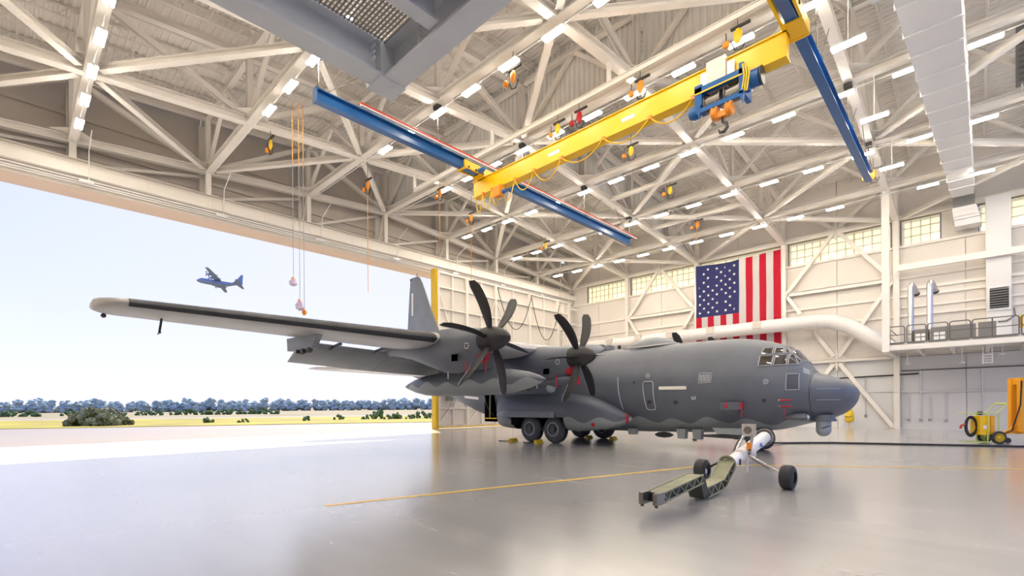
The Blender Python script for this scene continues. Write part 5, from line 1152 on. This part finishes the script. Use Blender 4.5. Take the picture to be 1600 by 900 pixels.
MB().tube([O3(.3, 0, 2.7), O3(.3, -.02, 1.4)], .06, 10).build('hydraulic_rod', 'silver', om); MB().bar(O3(-.55, 0, .40), O3(.5, 0, 1.1), .08).build('tow_arm', 'machine_orange', om); MB().bar(O3(-.55, 0, .40), O3(.3, 0, .6), .08).build('tow_arm', 'machine_orange', om)
MB().tube([O3(.02, -.4, 2.9), O3(-.05, -.42, 1.8), O3(-.3, -.3, .6), O3(-.5, 0, .42)], .03, 6).build('hydraulic_hose', 'black', om)
for v in (-.15, .15): MB().lathe(O3(-.38, v, .14), sv, [(-.04, .03), (-.04, .13), (.04, .13), (.04, .03)], 16).build('caster_wheel', 'rubber', om)
for v in (-.5, .5): MB().lathe(O3(1.2, v, .3), sv, [(-.07, .05), (-.07, .28), (.07, .28), (.07, .05)], 20).build('machine_wheel', 'rubber', om)
MB().tube([O3(-.38, -.2, .14), O3(-.38, .2, .14)], .03, 6).tube([O3(-.45, 0, .14), O3(-.5, 0, .42)], .03, 6).build('caster_frame', 'dark_metal', om)
MB().tube([O3(1.2, -.5, .3), O3(1.2, .5, .3)], .05, 8).build('axle', 'dark_metal', om)
# small dark fitting lying on the floor below the belly
ff = MB().box(-.12, .12, -.04, .04, 0, .05).box(-.03, .03, -.14, .14, .03, .09).tube([(.12, 0, .04), (.3, .08, .09)], .02, 5); 
o = ff.build('floor_fitting', 'black'); 
pf_ = V((0, 0, HC)) + ray_dir(1087, 688) * (HC / ((688 - 633) / F_PX)); o.location = (pf_.x, pf_.y, 0); tag(o, 'small dark metal fitting lying on the floor under the aircraft belly', 'fitting')
# ================================================================== outside
gr = MB()
def q2ab(q, t):   # strips run along a direction slanting away from the door wall
    n = V((0.468, 0.884)); u = V((0.884, -0.468)); return n * q + u * t
def strip(q0, q1, name, m, label, z, t0=-260, t1=420):
    c = [q2ab(q0, t0), q2ab(q0, t1), q2ab(q1, t1), q2ab(q1, t0)]
    o = MB().add([(p.x, p.y, z) for p in c] + [(p.x, p.y, z - .05) for p in c], [(0, 1, 2, 3), (7, 6, 5, 4), (0, 4, 5, 1), (2, 6, 7, 3), (1, 5, 6, 2), (3, 7, 4, 0)]).build(name, m)
    return tag(o, label, None, None, 'structure')
ap = MB().add([(-160, 35.2, -.02), (49, 35.2, -.02), (49, -20, -.02), (420, -20, -.02), (420, 400, -.03), (-160, 400, -.03)], [(0, 1, 5), (1, 2, 3), (1, 3, 4), (1, 4, 5)]).build('ground_apron', 'apron'); tag(ap, 'sunlit tan concrete apron outside the hangar door', None, None, 'structure')
strip(60.3, 104, 'ground_grass', 'grass_yellow', 'bright yellow green grass strip beyond the apron', 0.03)
strip(104, 116, 'ground_road', 'road', 'pale far taxiway strip between the grass fields', 0.03)
strip(116, 900, 'ground_field', 'grass_dry', 'dry tan grass field in front of the tree line', 0.03)
def blob(m, c, r, n=5, nu=7, nv=5, jit=.25):
    c = V(c)
    rings = []
    for i in range(nv + 1):
        t = math.pi * i / nv; s = max(math.sin(t), .03)
        rings.append([c + V((r * s * math.cos(2 * math.pi * k / nu), r * s * math.sin(2 * math.pi * k / nu), r * .85 * math.cos(t))) * (1 + rnd.uniform(-jit, jit)) for k in range(nu)])
        rings[-1] = [V(p) for p in rings[-1]]
    rings = [[c + (p - c * 1.0) if True else p for p in r_] for r_ in rings]
    m.loft(rings)
def tree_mesh(h, seed):
    rr = random.Random(seed); m = MB(); m.cur = 1
    m.tube([(0, 0, 0), (rr.uniform(-.2, .2), 0, h * .5), (rr.uniform(-.3, .3), rr.uniform(-.3, .3), h * .85)], [.22, .16, .08], 5); m.cur = 0
    for k in range(13):
        t = rr.random(); z = h * (.14 + .76 * t); R_ = (1 - t * .5) * h * .34
        a = rr.uniform(0, 6.28); c = V((math.cos(a) * R_ * rr.random(), math.sin(a) * R_ * rr.random(), z)); r = h * rr.uniform(.15, .24) * (1.1 - .45 * t)
        rings = []
        for i in range(5):
            th = math.pi * i / 4; s = max(math.sin(th), .05)
            rings.append([c + V((s * math.cos(6.283 * j / 6), s * math.sin(6.283 * j / 6), .75 * math.cos(th))) * r * rr.uniform(.75, 1.25) for j in range(6)])
        m.loft(rings)
    return m.mesh('pine_tree', ['foliage_hazed', 'bark'])
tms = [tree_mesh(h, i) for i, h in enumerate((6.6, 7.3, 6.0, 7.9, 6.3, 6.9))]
i = 0
for row, (q, stp) in enumerate(((318, 4.6), (324, 4.2), (331, 4.0))):
    t = -250 + row * 1.7
    while t < 40 + 60:
        p = q2ab(q + rnd.uniform(-2, 2), t)
        # keep to the stretch seen through the opening
        px = 800 + 754 * (p.x * math.sin(YAW) - p.y * math.cos(YAW)) / (p.x * math.cos(YAW) + p.y * math.sin(YAW))
        if -40 < px < 720:
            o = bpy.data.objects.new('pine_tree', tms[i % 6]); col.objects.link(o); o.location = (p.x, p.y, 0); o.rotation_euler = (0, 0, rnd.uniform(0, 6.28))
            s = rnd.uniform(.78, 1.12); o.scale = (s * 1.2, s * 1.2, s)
            tag(o, 'haze-tinted blue green pine standing in the distant tree line', 'tree', 'pines of the distant tree line'); i += 1
        t += stp * rnd.uniform(.8, 1.25)
def bush_mesh(name, w_, h_, n, seed, m_, rr_=(.16, .30)):
    rr = random.Random(seed); m = MB(); 
    for k in range(n):
        x = rr.uniform(-w_ / 2, w_ / 2); y = rr.uniform(-w_ / 4, w_ / 4); r = rr.uniform(*rr_) * h_; z = r * .6 + rr.random() * h_ * .7 * (1 - (2 * x / w_) ** 2)
        rings = []
        for i_ in range(5):
            th = math.pi * i_ / 4; s = max(math.sin(th), .05)
            rings.append([V((x, y, z)) + V((s * math.cos(6.283 * j / 6), s * math.sin(6.283 * j / 6), .9 * math.cos(th))) * r * rr.uniform(.6, 1.35) for j in range(6)])
        m.loft(rings)
    return m.mesh(name, m_)
sh = [bush_mesh('shrub', 3.2, 1.9, 9, 40 + k, 'foliage_mid') for k in range(4)]
i = 0; t = -90
while t < 90:
    p = q2ab(158 + rnd.uniform(-4, 4), t)
    px = 800 + 754 * (p.x * math.sin(YAW) - p.y * math.cos(YAW)) / (p.x * math.cos(YAW) + p.y * math.sin(YAW))
    if -40 < px < 430:
        o = bpy.data.objects.new('shrub', sh[i % 4]); col.objects.link(o); o.location = (p.x, p.y, 0); s = rnd.uniform(.7, 1.15); o.scale = (s, s, s); o.rotation_euler = (0, 0, rnd.uniform(0, 6)); i += 1
        tag(o, 'low green shrub at the foot of the tree line', 'shrub', 'low shrubs before the tree line')
    t += 2.3 * rnd.uniform(.7, 1.3)
bm1 = bush_mesh('roadside_bush', 5.6, 2.7, 190, 3, 'foliage_bush', (.07, .16))
o = bpy.data.objects.new('roadside_bush', bm1); col.objects.link(o); o.location = (6.9, 71.5, 0); o.rotation_euler = (0, 0, -.75); tag(o, 'large rounded olive bush standing at the apron edge', 'bush')
for k, (px, q, s) in enumerate(((575, 78, .5), (592, 80, .8), (607, 76, .45), (625, 78, .7), (655, 80, .75), (670, 78, .5), (640, 76, .4), (330, 72, .5), (380, 70, .35), (480, 74, .4), (530, 78, .5))):
    r = (px - 800) / 754; d = V((math.cos(YAW) + math.sin(YAW) * r, math.sin(YAW) - math.cos(YAW) * r)); f = q / (d.x * .468 + d.y * .884)
    o = bpy.data.objects.new('scrub_bush', sh[k % 4]); col.objects.link(o); o.location = (d.x * f, d.y * f, 0); o.scale = (s, s, s * 1.1)
    tag(o, 'small dark scrub bush on the dry grass beyond the apron', 'bush', 'scrub bushes on the grass')
